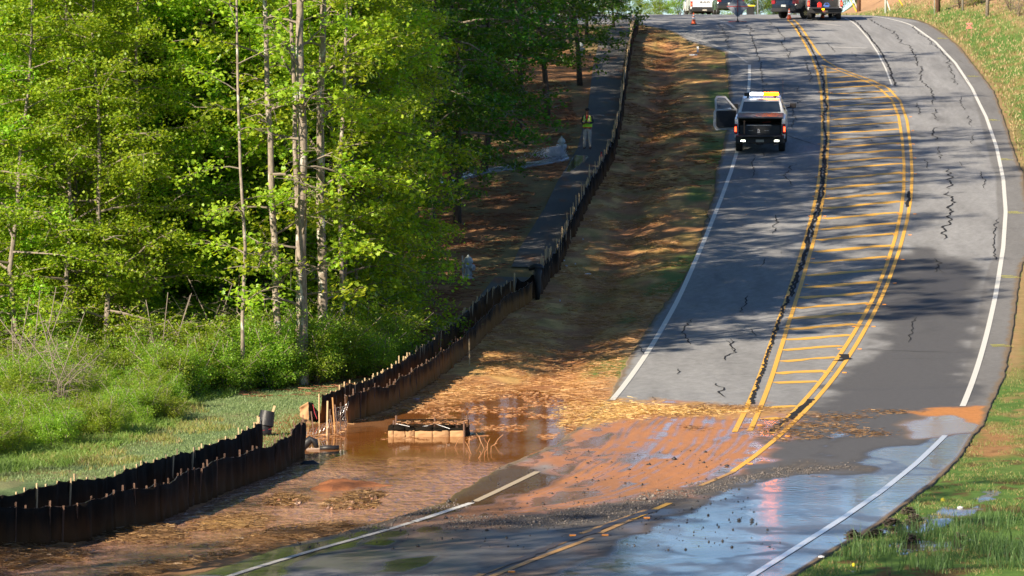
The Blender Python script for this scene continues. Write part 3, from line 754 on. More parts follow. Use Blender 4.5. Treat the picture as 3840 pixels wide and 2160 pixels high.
# sealed seams and cracks
LC = (L1[3:] + 0) ; cl = G0(Z1((1050, 180), (1090, 220), (1120, 300), (1170, 390), (1210, 460), (1240, 560), (1250, 660), (1245, 800), (1240, 1000), (1225, 1200)) + Z5((1045, 40), (1010, 170), (960, 290), (920, 470), (870, 640), (820, 800), (760, 900), (730, 1040), (680, 1200), (640, 1300), (600, 1440)) + Z8((580, 10), (560, 40)))
strip('tar_seam', cl, .085, M_TAR, .010, .028, .35, 11)
strip('tar_seam', cl[8:16] + [.02, 0], .08, M_TAR, .011, .03, .5, 12)
strip('tar_seam', G0(Z8((990, 5), (900, 80), (800, 170), (700, 250))), .14, M_TAR, .010, .02, .3, 13)
strip('tar_seam', G0(Z5((1230, 1235), (1190, 1285))), .25, M_TAR, .010, .03, .3, 14); strip('tar_seam', G0(Z5((1710, 0), (1695, 120))), .12, M_TAR, .01, .02, .4, 15)
strip('tar_seam', G0(Z7((2300, 830), (2050, 930), (1740, 1040), (1400, 1160), (1000, 1308))), .16, mat('dark_sludge', (.06, .045, .035), .5), .008, .03, .4, 16)
CR = [(Z1((535, 155), (575, 190), (583, 260), (580, 335)), .06), (Z1((720, 170), (780, 240), (800, 330), (820, 420), (840, 500), (855, 640)), .07), (Z1((840, 140), (920, 190), (965, 270), (990, 350), (1005, 400)), .06),
      (Z1((1100, 400), (1135, 470), (1155, 560)), .06), (Z1((1070, 580), (1050, 620)), .05), (Z1((1060, 670), (1040, 760), (1015, 870)), .06), (Z1((1020, 1100), (990, 1160), (1000, 1260)), .06), (Z1((780, 1050), (760, 1120), (765, 1200)), .05),
      (Z1((1245, 285), (1280, 330), (1310, 360)), .05), (Z1((1420, 350), (1460, 385), (1525, 420)), .05), (Z1((1530, 130), (1640, 180), (1700, 215), (1790, 300), (1850, 400), (1880, 500), (1920, 570), (1960, 660), (1965, 710)), .08),
      (Z1((1820, 170), (1930, 240), (2000, 320), (2060, 420), (2100, 480), (2118, 580)), .07), (Z1((1860, 690), (1880, 780)), .06), (Z1((1975, 730), (2000, 820)), .07), (Z1((2000, 850), (1990, 950)), .09), (Z1((2010, 985), (2030, 1080)), .06),
      (Z1((2150, 650), (2180, 750)), .05), (Z1((2195, 775), (2220, 860)), .05), (Z1((2225, 905), (2235, 980)), .05), (Z1((1910, 1065), (1940, 1145)), .05), (Z1((2050, 1130), (2050, 1280)), .10), (Z1((2290, 1150), (2310, 1280)), .05),
      (Z5((1990, 0), (1985, 130), (1950, 260), (1960, 370)), .12), (Z5((1910, 500), (1890, 620)), .10), (Z5((1760, 950), (1700, 1150)), .05), (Z5((2385, 200), (2380, 540)), .06), (Z5((720, 170), (700, 250), (685, 330)), .06), (Z5((630, 500), (590, 580)), .05),
      (Z5((515, 780), (480, 860), (440, 930)), .06), (Z5((400, 1110), (360, 1200), (320, 1290)), .07), (Z5((60, 960), (30, 1050), (50, 1170)), .06), (Z5((0, 1355), (45, 1370)), .05), (DS((1700, 928), (1718, 935), (1708, 948)), .06), (DS((1790, 965), (1800, 985), (1825, 1005)), .07), (DS((1640, 1000), (1642, 1012)), .08)]
for k, (P, w_) in enumerate(CR): strip('tar_crack', G0(P), w_ * .62, M_TAR, .009, w_ * .8, .38, 20 + k, True)
for k, P in enumerate([Z5((0, 1303), (330, 1300), (600, 1305)), Z5((0, 1388), (300, 1392), (580, 1385)), Z5((1290, 1195), (1700, 1215), (2250, 1225)), Z5((1190, 132), (1500, 135), (1700, 130)), Z5((740, 1190), (900, 1195), (1150, 1200)), Z5((1640, 440), (1900, 465), (2200, 450)),
                       Z1((900, 880), (1100, 965), (1200, 985)), Z1((1840, 985), (2100, 985), (2350, 990)), Z1((1200, 990), (1700, 985)), DS((1985, 1103), (2060, 1108), (2200, 1110))]):
    strip('tar_crack', G0(P), .05, M_TAR, .009, .012, .6, 80 + k, True)
rgc = np.random.default_rng(77)
for k in range(60):
    y_ = 112 + 150 * rgc.random() ** 1.2; a_ = rgc.random(); x_ = float(xl(y_) * (1 - a_) + xr(y_) * a_); L_ = rgc.uniform(.6, 3.2)
    if k % 3: P = np.array([(x_ + j * L_ / 6, y_ + rgc.normal(0, .12) + j * .05) for j in range(7)])
    else: P = np.array([(x_ + rgc.normal(0, .07), y_ + j * L_ / 5) for j in range(7)])
    strip('tar_crack', P, .022, M_TAR, .009, .012, .3, 300 + k, True)
yp = worn_paint('survey_paint', (.62, .58, .06))
for k, (u, v) in enumerate(Z5((2415, 1160), (2480, 640), (2520, 155)) + Z1((2455, 1070), (2370, 805), (2240, 512), (2035, 258))):
    g = G(u, v)
    for j in range(3): strip('survey_mark', np.array([(g.x - .33, g.y + (j - 1) * .25), (g.x + .3 - .1 * j, g.y + (j - 1) * .25 + .05)]), .07, yp, .004, .015, .12, 130 + k * 3 + j)
ms = MB().box(-.055, .055, -.05, .05, 0, .022).mesh('road_stud', [mat('amber_stud', (.85, .32, .05), .3)])
studs = Z1((1175, 462), (1320, 462), (1200, 620), (1283, 622), (1212, 780), (1290, 778), (1200, 968), (1185, 1190), (1270, 1190), (1830, 878), (1815, 785), (1835, 968), (1845, 1062), (1848, 1168), (1730, 968), (1745, 1062), (1752, 1168)) + \
    Z5((990, 33), (1100, 33), (960, 184), (1072, 184), (1752, 168), (1630, 168), (1715, 326), (1600, 326), (985, 505), (1660, 512), (1540, 512), (935, 700), (1600, 690), (1480, 690), (1522, 852), (1395, 852), (1440, 1018), (1295, 1018), (1335, 1187), (1185, 1187), (1220, 1366), (1075, 1366)) + Z8((610, 190), (820, 272), (540, 477)) + Z7((2230, 880), (1680, 1010), (1225, 1280), (1920, 1008))
for u, v in studs:
    o = link('road_stud', ms, road); g = G(u, v); o.location = g + Vector((0, 0, .004))
# ------------------------------------------------------------------ vegetation
def leaf_material(name, cols, rough=.42, trans=.5):
    m = bpy.data.materials.new(name); N = NT(m); b = m.node_tree.nodes['Principled BSDF']
    r = N.n('ShaderNodeNewGeometry').outputs['Random Per Island']
    oi = N.n('ShaderNodeObjectInfo').outputs['Random']
    cr = N.n('ShaderNodeValToRGB'); el = cr.color_ramp.elements
    el[0].color = (*cols[0], 1); el[1].color = (*cols[-1], 1)
    for k, c in enumerate(cols[1:-1]): e = el.new((k + 1) / (len(cols) - 1)); e.color = (*c, 1)
    N.l(r, cr.inputs['Fac'])
    hs = N.n('ShaderNodeHueSaturation'); N.l(cr.outputs['Color'], hs.inputs['Color'])
    N.l(N.ramp(oi, 0, 1, .48, .515), hs.inputs['Hue']); N.l(N.ramp(oi, 0, 1, .85, 1.2), hs.inputs['Value'])
    N.l(hs.outputs['Color'], b.inputs['Base Color']); b.inputs['Roughness'].default_value = rough; b.inputs['Specular IOR Level'].default_value = .45
    tr = N.n('ShaderNodeBsdfTranslucent')
    tc = N.mixc(1.0, hs.outputs['Color'], (1.85, 1.6, .4), 'MULTIPLY'); N.l(tc, tr.inputs['Color'])
    mx = N.n('ShaderNodeMixShader'); mx.inputs[0].default_value = trans
    N.l(b.outputs[0], mx.inputs[1]); N.l(tr.outputs[0], mx.inputs[2])
    out = [n for n in m.node_tree.nodes if n.type == 'OUTPUT_MATERIAL'][0]; N.l(mx.outputs[0], out.inputs['Surface'])
    return m
M_LEAF = leaf_material('broad_leaves', [(.13, .27, .02), (.20, .37, .025), (.28, .46, .035), (.40, .54, .07)])
M_LEAF2 = leaf_material('poplar_leaves', [(.19, .34, .03), (.29, .46, .035), (.42, .55, .06)])
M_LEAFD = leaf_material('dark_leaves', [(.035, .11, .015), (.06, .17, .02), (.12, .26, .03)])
M_NEEDLE = leaf_material('pine_needles', [(.03, .06, .02), (.05, .085, .025), (.07, .10, .03)], .5, .15)
M_SHRUB = leaf_material('shrub_leaves', [(.13, .25, .025), (.21, .35, .035), (.33, .45, .07)])
def bark(name, a, b, sc=(6, 6, 1.6), pale=None):
    m = mat(name, a, .85); N = NT(m)
    f = N.noise(3, 6, None, .65, sc)
    c = N.mixc(N.ramp(f, .35, .65), a, b)
    if pale:
        g = N.noise(2.6, 5, None, .6, (1.3, 1.3, .8)); c = N.mixc(N.ramp(g, .55, .62), c, pale)
    N.l(c, N.b.inputs['Base Color'])
    bp = N.n('ShaderNodeBump'); bp.inputs['Strength'].default_value = .6; bp.inputs['Distance'].default_value = .02; N.l(f, bp.inputs['Height']); N.l(bp.outputs['Normal'], N.b.inputs['Normal'])
    return m
M_BARKP = bark('pale_lichen_bark', (.30, .25, .20), (.16, .13, .10), pale=(.47, .46, .40))
M_BARKG = bark('grey_bark', (.26, .22, .18), (.13, .105, .085))
M_BARKD = bark('dark_bark', (.10, .075, .055), (.05, .038, .03))
M_TWIG = mat('twig_bark', (.20, .165, .13), .8)

LEAF_A = np.array([(0, 0, 0), (.42, .12, .10), (.30, .42, .07), (.52, .72, .12), (.16, .78, .03), (0, 1.0, -.04), (-.16, .78, .03), (-.52, .72, .12), (-.30, .42, .07), (-.42, .12, .10)], float)
LEAF_AF = [(0, 1, 2, 3, 4, 5), (0, 5, 6, 7, 8, 9)]
LEAF_B = np.array([(0, 0, 0), (.30, .45, .06), (0, 1, 0), (-.30, .45, .06)], float)
def leaves_mesh(name, P, size, material, rng, tmpl='A', droop=.25, upbias=.9):
    n = len(P)
    T = LEAF_A if tmpl == 'A' else LEAF_B
    nrm = rng.normal(0, .55, (n, 3)); nrm[:, 2] += upbias; nrm /= np.linalg.norm(nrm, axis=1)[:, None]
    d = rng.normal(0, 1, (n, 3)); d[:, 2] -= droop; d -= nrm * (d * nrm).sum(1)[:, None]; d /= np.linalg.norm(d, axis=1)[:, None]
    s = np.cross(d, nrm); sz = size * rng.uniform(.6, 1.25, n)
    V = P[:, None] + sz[:, None, None] * (T[None, :, 0:1] * s[:, None] + T[None, :, 1:2] * d[:, None] + T[None, :, 2:3] * nrm[:, None])
    k = len(T); V = V.reshape(-1, 3); base = (np.arange(n) * k)[:, None]
    if tmpl == 'A':
        F = np.concatenate([base + np.array([0, 1, 2, 3, 4, 5])[None], base + np.array([0, 5, 6, 7, 8, 9])[None]])
    else: F = base + np.array([0, 1, 2, 3])[None]
    return npmesh(name, V, F, material)
def needle_mesh(name, P, size, material, rng, per=9):
    n = len(P)
    d = rng.normal(0, 1, (n, per, 3)); d[..., 2] += .35; d /= np.linalg.norm(d, axis=2)[..., None]
    s = np.cross(d, rng.normal(0, 1, (n, per, 3))); s /= np.linalg.norm(s, axis=2)[..., None]
    L = size * rng.uniform(.7, 1.2, (n, per, 1)); w = .012
    b = np.repeat(P[:, None], per, 1)
    V = np.stack([b - s * w, b + s * w, b + d * L], 2).reshape(-1, 3)
    return npmesh(name, V, np.arange(len(V)).reshape(-1, 3), material)

def grow(rng, Ht, base, R, nprim, trunkpts=None, r0=.15, elev=(15, 45), second=6, shape='round', sec_len=.4, sides=7):
    """returns trunk MB, limb MB, list of (segment start, end, weight) for leaves"""
    tr = MB(); lb = MB(); segs = []
    if trunkpts is None:
        k = 9; pts = []; x = y = 0
        for i in range(k):
            t = i / (k - 1); pts.append(Vector((x, y, t * Ht))); x += rng.normal(0, .012 * Ht); y += rng.normal(0, .012 * Ht)
    else: pts = [Vector(p) for p in trunkpts]
    zs = np.array([p.z for p in pts]); Ht = zs[-1]
    rad = [max(.012, r0 * (1.25 if z < .02 * Ht else 1) * (1 - .93 * (z / Ht)) ** .8) for z in zs]
    tr.tube(pts, rad, sides)
    def at(z):
        i = int(np.clip(np.searchsorted(zs, z) - 1, 0, len(pts) - 2)); f = (z - zs[i]) / (zs[i + 1] - zs[i] + 1e-9)
        return pts[i].lerp(pts[i + 1], min(max(f, 0), 1)), rad[i] * (1 - f) + rad[i + 1] * f
    az = rng.uniform(0, 6.28)
    for i in range(nprim):
        t = (i + rng.uniform(0, .8)) / nprim; z = base + (Ht * .97 - base) * t
        p, rr = at(z); az += 2.4 + rng.normal(0, .4)
        prof = {'round': math.sin(math.pi * min(1, .18 + .80 * t)) ** .7, 'cone': (1 - t) ** .8 * .95 + .1, 'wall': .95 - .5 * t ** 2.5}[shape]
        L = R * prof * rng.uniform(.65, 1.15); e = math.radians(rng.uniform(*elev))
        d = Vector((math.cos(az) * math.cos(e), math.sin(az) * math.cos(e), math.sin(e)))
        q = [p.copy()]; n = 5
        for j in range(n):
            d = (d + Vector((rng.normal(0, .12), rng.normal(0, .12), -.10 + rng.normal(0, .08)))).normalized(); q.append(q[-1] + d * L / n)
        rb = min(rr * .55, .012 + L * .014)
        lb.tube(q, [rb * (1 - .85 * j / n) for j in range(n + 1)], 5, cap=False)
        for j in range(2, n): segs.append((q[j], q[j + 1], 1.0))
        for s_ in range(second):
            f = rng.uniform(.22, 1) * n; j = int(min(n - 1, f)); st = q[j].lerp(q[j + 1], f - j)
            a2 = math.atan2(d.y, d.x) + rng.choice([-1, 1]) * rng.uniform(.5, 1.3); e2 = rng.normal(.15, .3)
            d2 = Vector((math.cos(a2) * math.cos(e2), math.sin(a2) * math.cos(e2), math.sin(e2))); l2 = L * sec_len * rng.uniform(.5, 1.1)
            a_ = st + d2 * l2 * .5; b_ = a_ + (d2 + Vector((0, 0, -.25))) * l2 * .5
            lb.tube([st, a_, b_], [rb * .4, rb * .28, rb * .1], 3, cap=False)
            segs += [(st.lerp(a_, .4), a_, .8), (a_, b_, 1.4)]
    return tr, lb, segs
def leaf_points(rng, segs, n, spread=.14, flat=.6, clump=None):
    A = np.array([s[0] for s in segs]); B = np.array([s[1] for s in segs]); w = np.array([s[2] for s in segs]) * np.linalg.norm(B - A, axis=1)
    if clump: w = w * rng.choice([.15, 1, 1.6], len(w), p=clump)
    i = rng.choice(len(segs), n, p=w / w.sum()); t = rng.random((n, 1))
    P = A[i] * (1 - t) + B[i] * t + rng.normal(0, spread, (n, 3)) * [1, 1, flat]
    return P
SHD = {}
def proto(kind, seed):
    rng = np.random.default_rng(seed)
    if kind == 'edge':      # young broadleaf tree, green from the ground up
        tr, lb, sg = grow(rng, 13, .5, 2.5, 50, r0=.09, elev=(0, 40), second=8, shape='wall'); P = leaf_points(rng, sg, 20000, .17, .6, (.12, .55, .33))
        lm = leaves_mesh('crown', P, .085, M_LEAF, rng); bk = M_BARKG
    elif kind == 'poplar':
        tr, lb, sg = grow(rng, 15, 1.2, 2.9, 40, r0=.11, elev=(10, 45), second=7, shape='wall'); P = leaf_points(rng, sg, 11000, .18, .6, (.4, .35, .25))
        lm = leaves_mesh('crown', P, .12, M_LEAF2, rng, droop=.5); bk = M_BARKP
    elif kind == 'tall':    # grown forest tree
        tr, lb, sg = grow(rng, 23, 5, 3.6, 44, r0=.2, elev=(15, 50), second=7, shape='round'); P = leaf_points(rng, sg, 5200, .22, .6, (.5, .3, .2))
        lm = leaves_mesh('crown', P, .22, M_LEAF, rng, 'B'); bk = M_BARKG
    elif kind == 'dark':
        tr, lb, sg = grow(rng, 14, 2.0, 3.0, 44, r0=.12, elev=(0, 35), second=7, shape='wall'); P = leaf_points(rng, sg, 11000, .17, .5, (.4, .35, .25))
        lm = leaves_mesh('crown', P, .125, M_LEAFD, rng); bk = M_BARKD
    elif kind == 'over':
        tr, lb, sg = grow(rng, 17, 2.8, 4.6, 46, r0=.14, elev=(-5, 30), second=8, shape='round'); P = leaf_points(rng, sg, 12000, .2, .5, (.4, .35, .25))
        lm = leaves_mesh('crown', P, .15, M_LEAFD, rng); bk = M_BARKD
    elif kind == 'pine':
        tr, lb, sg = grow(rng, 19, 5.5, 2.8, 46, r0=.17, elev=(5, 35), second=6, shape='cone'); sg = [s for s in sg if s[2] > .9]
        lm = needle_mesh('crown', leaf_points(rng, sg, 2200, .10, .7), .26, M_NEEDLE, rng); bk = M_BARKD
    elif kind == 'shrub':
        tr = MB(); lb = MB(); sg = []
        for k in range(7):
            a, b, c = grow(rng, rng.uniform(1.4, 2.6), .25, .8, 9, trunkpts=[(0, 0, 0), (rng.normal(0, .25), rng.normal(0, .25), .8), (rng.normal(0, .6), rng.normal(0, .6), rng.uniform(1.5, 2.5))], r0=.02, elev=(20, 60), second=4, sides=5)
            tr.add(a.v, a.f); lb.add(b.v, b.f); sg += c
        lm = leaves_mesh('crown', leaf_points(rng, sg, 5200, .14, .8, (.15, .5, .35)), .08, M_SHRUB, rng, 'B'); bk = M_TWIG
    elif kind == 'bare':    # leafless tangle of twigs and dead vines
        tr = MB(); lb = MB(); sg = []
        for k in range(9):
            a, b, c = grow(rng, 3, .1, 1.3, 10, trunkpts=[(0, 0, 0), (rng.normal(0, .4), rng.normal(0, .3), 1.2), (rng.normal(0, .9), rng.normal(0, .5), rng.uniform(1.8, 3.4))], r0=.02, elev=(-20, 50), second=7, sides=4)
            tr.add(a.v, a.f); lb.add(b.v, b.f); sg += c
        lm = leaves_mesh('crown', leaf_points(rng, sg, 260, .12), .08, M_SHRUB, rng, 'B'); bk = M_TWIG
    SHD[kind, seed] = (tr.mesh('trunk', bk, True), lb.mesh('limbs', M_TWIG if kind != 'pine' else M_BARKD), lm)
KIND = {'edge': 'young_tree', 'poplar': 'tulip_poplar', 'tall': 'forest_tree', 'dark': 'shade_tree', 'over': 'shade_tree', 'pine': 'pine_tree', 'shrub': 'shrub', 'bare': 'bramble_thicket'}
CAT = {'edge': 'tree', 'poplar': 'tree', 'tall': 'tree', 'dark': 'tree', 'over': 'tree', 'pine': 'tree', 'shrub': 'shrub', 'bare': 'thicket'}
for kd, seeds in (('edge', (1, 2, 3, 4)), ('poplar', (5, 6)), ('tall', (7, 8, 9)), ('dark', (10, 11)), ('over', (19, 20)), ('pine', (12, 13)), ('shrub', (14, 15, 16)), ('bare', (17, 18))):
    for s_ in seeds: proto(kd, s_)
def plant(kind, x, y, sc=1.0, label=None, group=None, rz=None, seed=None, zs=1.0, name=None, dz=-.1):
    ks = [k for k in SHD if k[0] == kind]; key = ks[int(RNG.integers(len(ks)))] if seed is None else (kind, seed)
    z = float(H(np.array([x]), np.array([y]))[0]) + dz
    t = empty(name or KIND[kind], (x, y, z), (0, 0, RNG.uniform(0, 6.28) if rz is None else rz), (sc, sc, sc * zs))
    tr, lb, lm = SHD[key]
    link('trunk', tr, t); link('limbs', lb, t); link('crown', lm, t)
    return tag(t, label, CAT[kind], group)

# the three big pale trunks and the thinner ones beside them: trunk lines traced, crowns of large yellow-green leaves
TRUNKX = [[(dx_ * 1.49068 - 1920) / FPX * 112 for dx_ in l_] for l_ in ((757, 757, 763, 757), (808, 812, 807, 815), (704, 692, 684, 670))]
def traced_tree(base_uv, line_uv, r0, seed, label, nleaf=2600, nprim=26, R=2.4, low=2.0, bk=None, lsize=.125, Htop=17.0, name='tulip_poplar'):
    rng = np.random.default_rng(seed)
    g = G(*base_uv); px = g.y / FPX
    pts = [(0, 0, -.15)]
    for u, v in line_uv: pts.append(((u - base_uv[0]) * px, rng.normal(0, .03), (base_uv[1] - v) * px))
    x, z = pts[-1][0], pts[-1][2]
    while z < Htop: z += 2.0; x += rng.normal(0, .12); pts.append((x, rng.normal(0, .1), z))
    tr, lb, sg = grow(rng, 0, low, R, nprim, pts, r0, (10, 50), 7, 'wall', .42, 14)
    P = leaf_points(rng, sg, int(nleaf * 1.7), .2, .6, (.5, .28, .22))
    tx = np.interp(P[:, 2], [p[2] for p in pts], [p[0] for p in pts]); wx = P[:, 0] + g.x; wz = P[:, 2]; near = np.abs(P[:, 0] - tx) < .34
    for q_ in TRUNKX: near |= np.abs(wx - np.interp(wz, [0, 3.7, 7.5, 10.5], q_)) < .30
    P = P[~(near & (P[:, 1] < .3) & (rng.random(len(P)) < .88))]
    t = empty(name, g)
    link('trunk', tr.mesh('trunk', bk or M_BARKP, True), t); link('limbs', lb.mesh('limbs', M_TWIG), t); link('crown', leaves_mesh('crown', P, lsize, M_LEAF2, rng, droop=.5), t)
    return tag(t, label, 'tree')
D1 = lambda *p: DS(*p)
traced_tree(DS((757, 968))[0], DS((757, 940), (760, 800), (757, 650), (759, 560), (762, 400), (763, 330), (757, 200), (755, 100), (757, 0)), .165, 31, 'thickest grey-brown trunk in the middle of the pale clump, forking low down', 3000, 26)
traced_tree(DS((754, 966))[0], DS((757, 600), (750, 560), (747, 470), (743, 370), (744, 250), (738, 130), (732, 0)), .085, 32, 'slim stem leaning left out of the thickest trunk of the clump', 1200, 16)
traced_tree(DS((808, 955))[0], DS((808, 900), (812, 760), (811, 640), (806, 520), (808, 400), (806, 250), (813, 130), (815, 0)), .14, 33, 'white-blotched straight trunk standing right of the thickest trunk', 3000, 26)
traced_tree(DS((706, 972))[0], DS((704, 900), (695, 760), (692, 620), (684, 500), (682, 350), (674, 240), (672, 100), (668, 0)), .105, 34, 'pale slender trunk farthest left in the clump above the mown grass', 2600, 24)
traced_tree(DS((865, 930))[0], DS((862, 760), (858, 600), (855, 430), (866, 250), (872, 60), (872, 0)), .07, 35, 'thin pale trunk rising behind the white-blotched trunk', 2200, 22)
traced_tree(DS((897, 905))[0], DS((896, 700), (890, 500), (884, 300), (880, 100), (884, 0)), .055, 36, 'thinnest pole-like trunk among the leaves right of the clump', 2600, 24, lsize=.115)
traced_tree(DS((955, 870))[0], DS((952, 700), (960, 500), (958, 300), (950, 150)), .075, 37, 'brown-grey trunk half hidden by leaves at the corner of the wood', 3200, 26, lsize=.115, bk=M_BARKG)
traced_tree(DS((612, 985))[0], DS((610, 800), (618, 620), (606, 420), (600, 200), (598, 0)), .05, 38, 'thin grey sapling trunk left of the pale clump, wrapped in leaves', 2600, 22, lsize=.11)

# front row of the wood, along the mown grass and the weeds
def onscreen(u, v): return hit(u, v, Hs)
front = [(-13.9, 113.2, 'edge'), (-12.7, 114.4, 'edge'), (-11.6, 113.0, 'edge'), (-10.6, 114.6, 'edge'), (-9.7, 113.2, 'edge'), (-8.8, 114.2, 'edge'), (-8.0, 113.0, 'edge'), (-7.1, 114.0, 'edge'), (-6.3, 113.4, 'edge'), (-5.6, 114.3, 'poplar'), (-5.0, 113.6, 'edge'), (-4.7, 115.5, 'edge'), (-4.2, 119.0, 'edge')]
labs = ['leafy young tree at the left edge above the weeds', 'young tree with leaves to the ground beside the dead bramble', 'bright green young tree above the bramble thicket', 'dense young tree behind the dark-leaved plant', 'small-leaved green tree behind the yellow-green weeds',
        'green tree standing where the mown grass begins', 'broad young tree over the middle of the mown grass', 'young tree beside the thin grey sapling trunk', 'bushy tree behind the leftmost pale trunk', 'large-leaved yellow-green tree behind the pale trunks',
        'bushy green tree behind the white-blotched trunk', 'deep green young tree right of the pale trunks', 'green maple-like tree at the front corner of the wood']
for (x, y, kd), lab in zip(front, labs):
    plant(kd, x, y + 5.2 * float(np.interp(x, [-12, -9.5], [0, 1])), 1.0, lab, 'young trees along the front of the wood')
for x, y in ((-14.2, 110.8), (-12.9, 110.2), (-11.7, 111.0), (-10.5, 110.6), (-9.6, 112.0)): plant('edge', x, y, .93, 'young tree in the foremost leaves of the wood at the left', 'young trees along the front of the wood')
for row, (dy, sc) in enumerate(((2.6, 1.05), (4.8, 1.12), (7.4, 1.2))):
    for j in range(16):
        x = -21 + j * 1.12 + row * .37 + RNG.uniform(-.35, .35)
        if x > -4.6: continue
        plant('poplar' if RNG.random() < .25 else 'edge', x, 113.6 + 4.6 * float(np.interp(x, [-12, -9.5], [0, 1])) + dy + RNG.uniform(-.6, .6), sc * RNG.uniform(.92, 1.1), ('green tree deep in the wood at the far left' if x < -11 else 'green tree packed inside the wood left of the pale trunks' if x < -7.5 else 'green tree packed in behind the pale trunks'), 'trees deeper in the sunlit wood')
# wood edge going up beside the pine-straw clearing
edge2 = [(965, 800, 'edge', .9), (980, 745, 'edge', 1.0), (1035, 690, 'dark', 1.0), (1000, 650, 'edge', 1.1), (1050, 600, 'dark', 1.0), (1010, 560, 'poplar', 1.0), (1085, 520, 'dark', 1.0), (1030, 480, 'dark', 1.1), (1120, 440, 'dark', 1.0), (1060, 410, 'pine', .9),
         (1165, 370, 'dark', .95), (1100, 340, 'dark', 1.0), (1215, 300, 'pine', .85), (1160, 270, 'dark', 1.0), (1260, 235, 'dark', .9), (1210, 200, 'pine', .9), (1330, 165, 'over', .9), (1400, 125, 'over', .85), (1450, 92, 'over', .8), (1290, 110, 'tall', .8), (1520, 70, 'dark', .62), (1270, 350, 'over', 1.0), (1345, 300, 'over', 1.0), (1180, 430, 'over', 1.0), (1430, 215, 'over', .95), (1110, 560, 'over', .9)]
place2 = ['at the foot of the wood by the clearing', 'second up along the clearing', 'level with the near hydrant', 'behind the tree level with the near hydrant', 'a little above the near hydrant', 'with big leaves above the near hydrant', 'over the runoff stream', 'set back over the runoff stream', 'left of the gushing hydrant',
          'with needles left of the gushing hydrant', 'leaning toward the worker', 'set back from the worker', 'with needles above the worker', 'inside the shade above the worker', 'short of the far hydrant', 'with needles near the far hydrant', 'by the far hydrant', 'overhanging the far end of the path', 'where the path meets the crest', 'behind the far hydrant', 'spreading over the top of the fence', 'spreading wide above the gushing hydrant', 'with limbs reaching toward the path', 'spreading over the runoff', 'with limbs reaching over the fence', 'spreading above the near end of the clearing']
for (dx, dy, kd, sc), pl in zip(edge2, place2):
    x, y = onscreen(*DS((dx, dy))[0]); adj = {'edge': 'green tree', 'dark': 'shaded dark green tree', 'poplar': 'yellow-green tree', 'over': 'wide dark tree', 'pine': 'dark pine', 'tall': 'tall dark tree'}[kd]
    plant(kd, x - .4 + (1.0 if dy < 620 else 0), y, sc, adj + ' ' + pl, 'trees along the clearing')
# the body of the wood up the slope (it throws the dappled shade over the road)
def wood_x(y): return np.interp(y, [104, 112, 125, 140, 160, 185, 215, 245, 262], [-9, -6.5, -5.2, -5.5, -5.4, -5.0, -4.0, -1.6, -.5])
for r_ in range(28):
    y = 116 + r_ * 5.3
    if y > 262: break
    for c_ in range(4):
        mid = 132 < y < 212
        x = wood_x(y) - (2.2 if mid else 4.0) - c_ * (4.2 if mid else 5.2) + RNG.uniform(-1.4, 1.4)
        if RNG.random() < (.03 if mid else .34) + .2 * (y > 225): continue
        plant('tall' if RNG.random() < .72 else 'pine', x, y + RNG.uniform(-2, 2), RNG.uniform(1.02, 1.22) if mid else RNG.uniform(.8, 1.05), 'tall tree in the wood up the slope', 'tall trees in the wood up the slope')
# roadside trees left of the camera: their shade lies over the near water
for x, y, s_ in [(-8.5, 50, .75), (-9.5, 55, .75), (-11.5, 61, .8), (-17, 42, .8), (-22, 50, .9), (-27, 58, .9), (-33, 52, 1), (-19, 57, .75), (-30, 64, .85), (-38, 62, 1), (-15, 50, .65), (-24, 40, .9), (-42, 55, 1), (-34, 42, 1), (-11, 38, .7)]:
    plant('tall', x - 2, y - 3, s_, 'roadside tree left of the near bend', 'roadside trees left of the near bend')
# shrubs and weeds at the foot of the wood
sh = []
for k in range(150):
    x = RNG.uniform(-14.5, -5.0); y = 112.6 - RNG.uniform(0, 1) * np.interp(x, [-14, -11, -8.5, -5.5], [15, 13, 5.5, 1.2])
    if k > 132: x = RNG.uniform(-5, -3.2); y = 113 + RNG.uniform(0, 4)
    plant('shrub', x, y, RNG.uniform(.42, .8) * np.interp(y, [97, 108, 112], [.8, .95, 1.2]), ('leafy shrub at the far left below the wood' if x < -11 else 'leafy shrub above the weed bank below the wood' if x < -8.5 else 'leafy shrub by the pale trunks behind the mown grass' if x < -5 else 'leafy shrub at the corner of the wood by the upper fence'), 'shrubs along the foot of the wood')
for (dx, dy, s_, lab) in [(75, 1020, .9, 'grey-brown dead bramble thicket low at the left edge'), (150, 1060, .8, 'dead vine tangle just right of the left-edge bramble'), (395, 985, .8, 'bare twiggy thicket behind the yellow-green weeds'), (560, 965, .9, 'bare twigs tangled left of the pale trunks'), (1010, 850, .6, 'bare brush at the corner of the wood by the straw')]:
    x, y = onscreen(*DS((dx, dy))[0]); plant('bare', x, y, s_, lab)
for k in range(190):
    x = RNG.uniform(-13.8, -8.0); y = np.interp(x, [-13.5, -10, -8.2], [83.5, 91, 100]) + RNG.uniform(0, 12)
    plant('shrub', x, y, RNG.uniform(.24, .48), 'low leafy bush in the weed bank above the lower fence', 'low bushes in the weed bank')
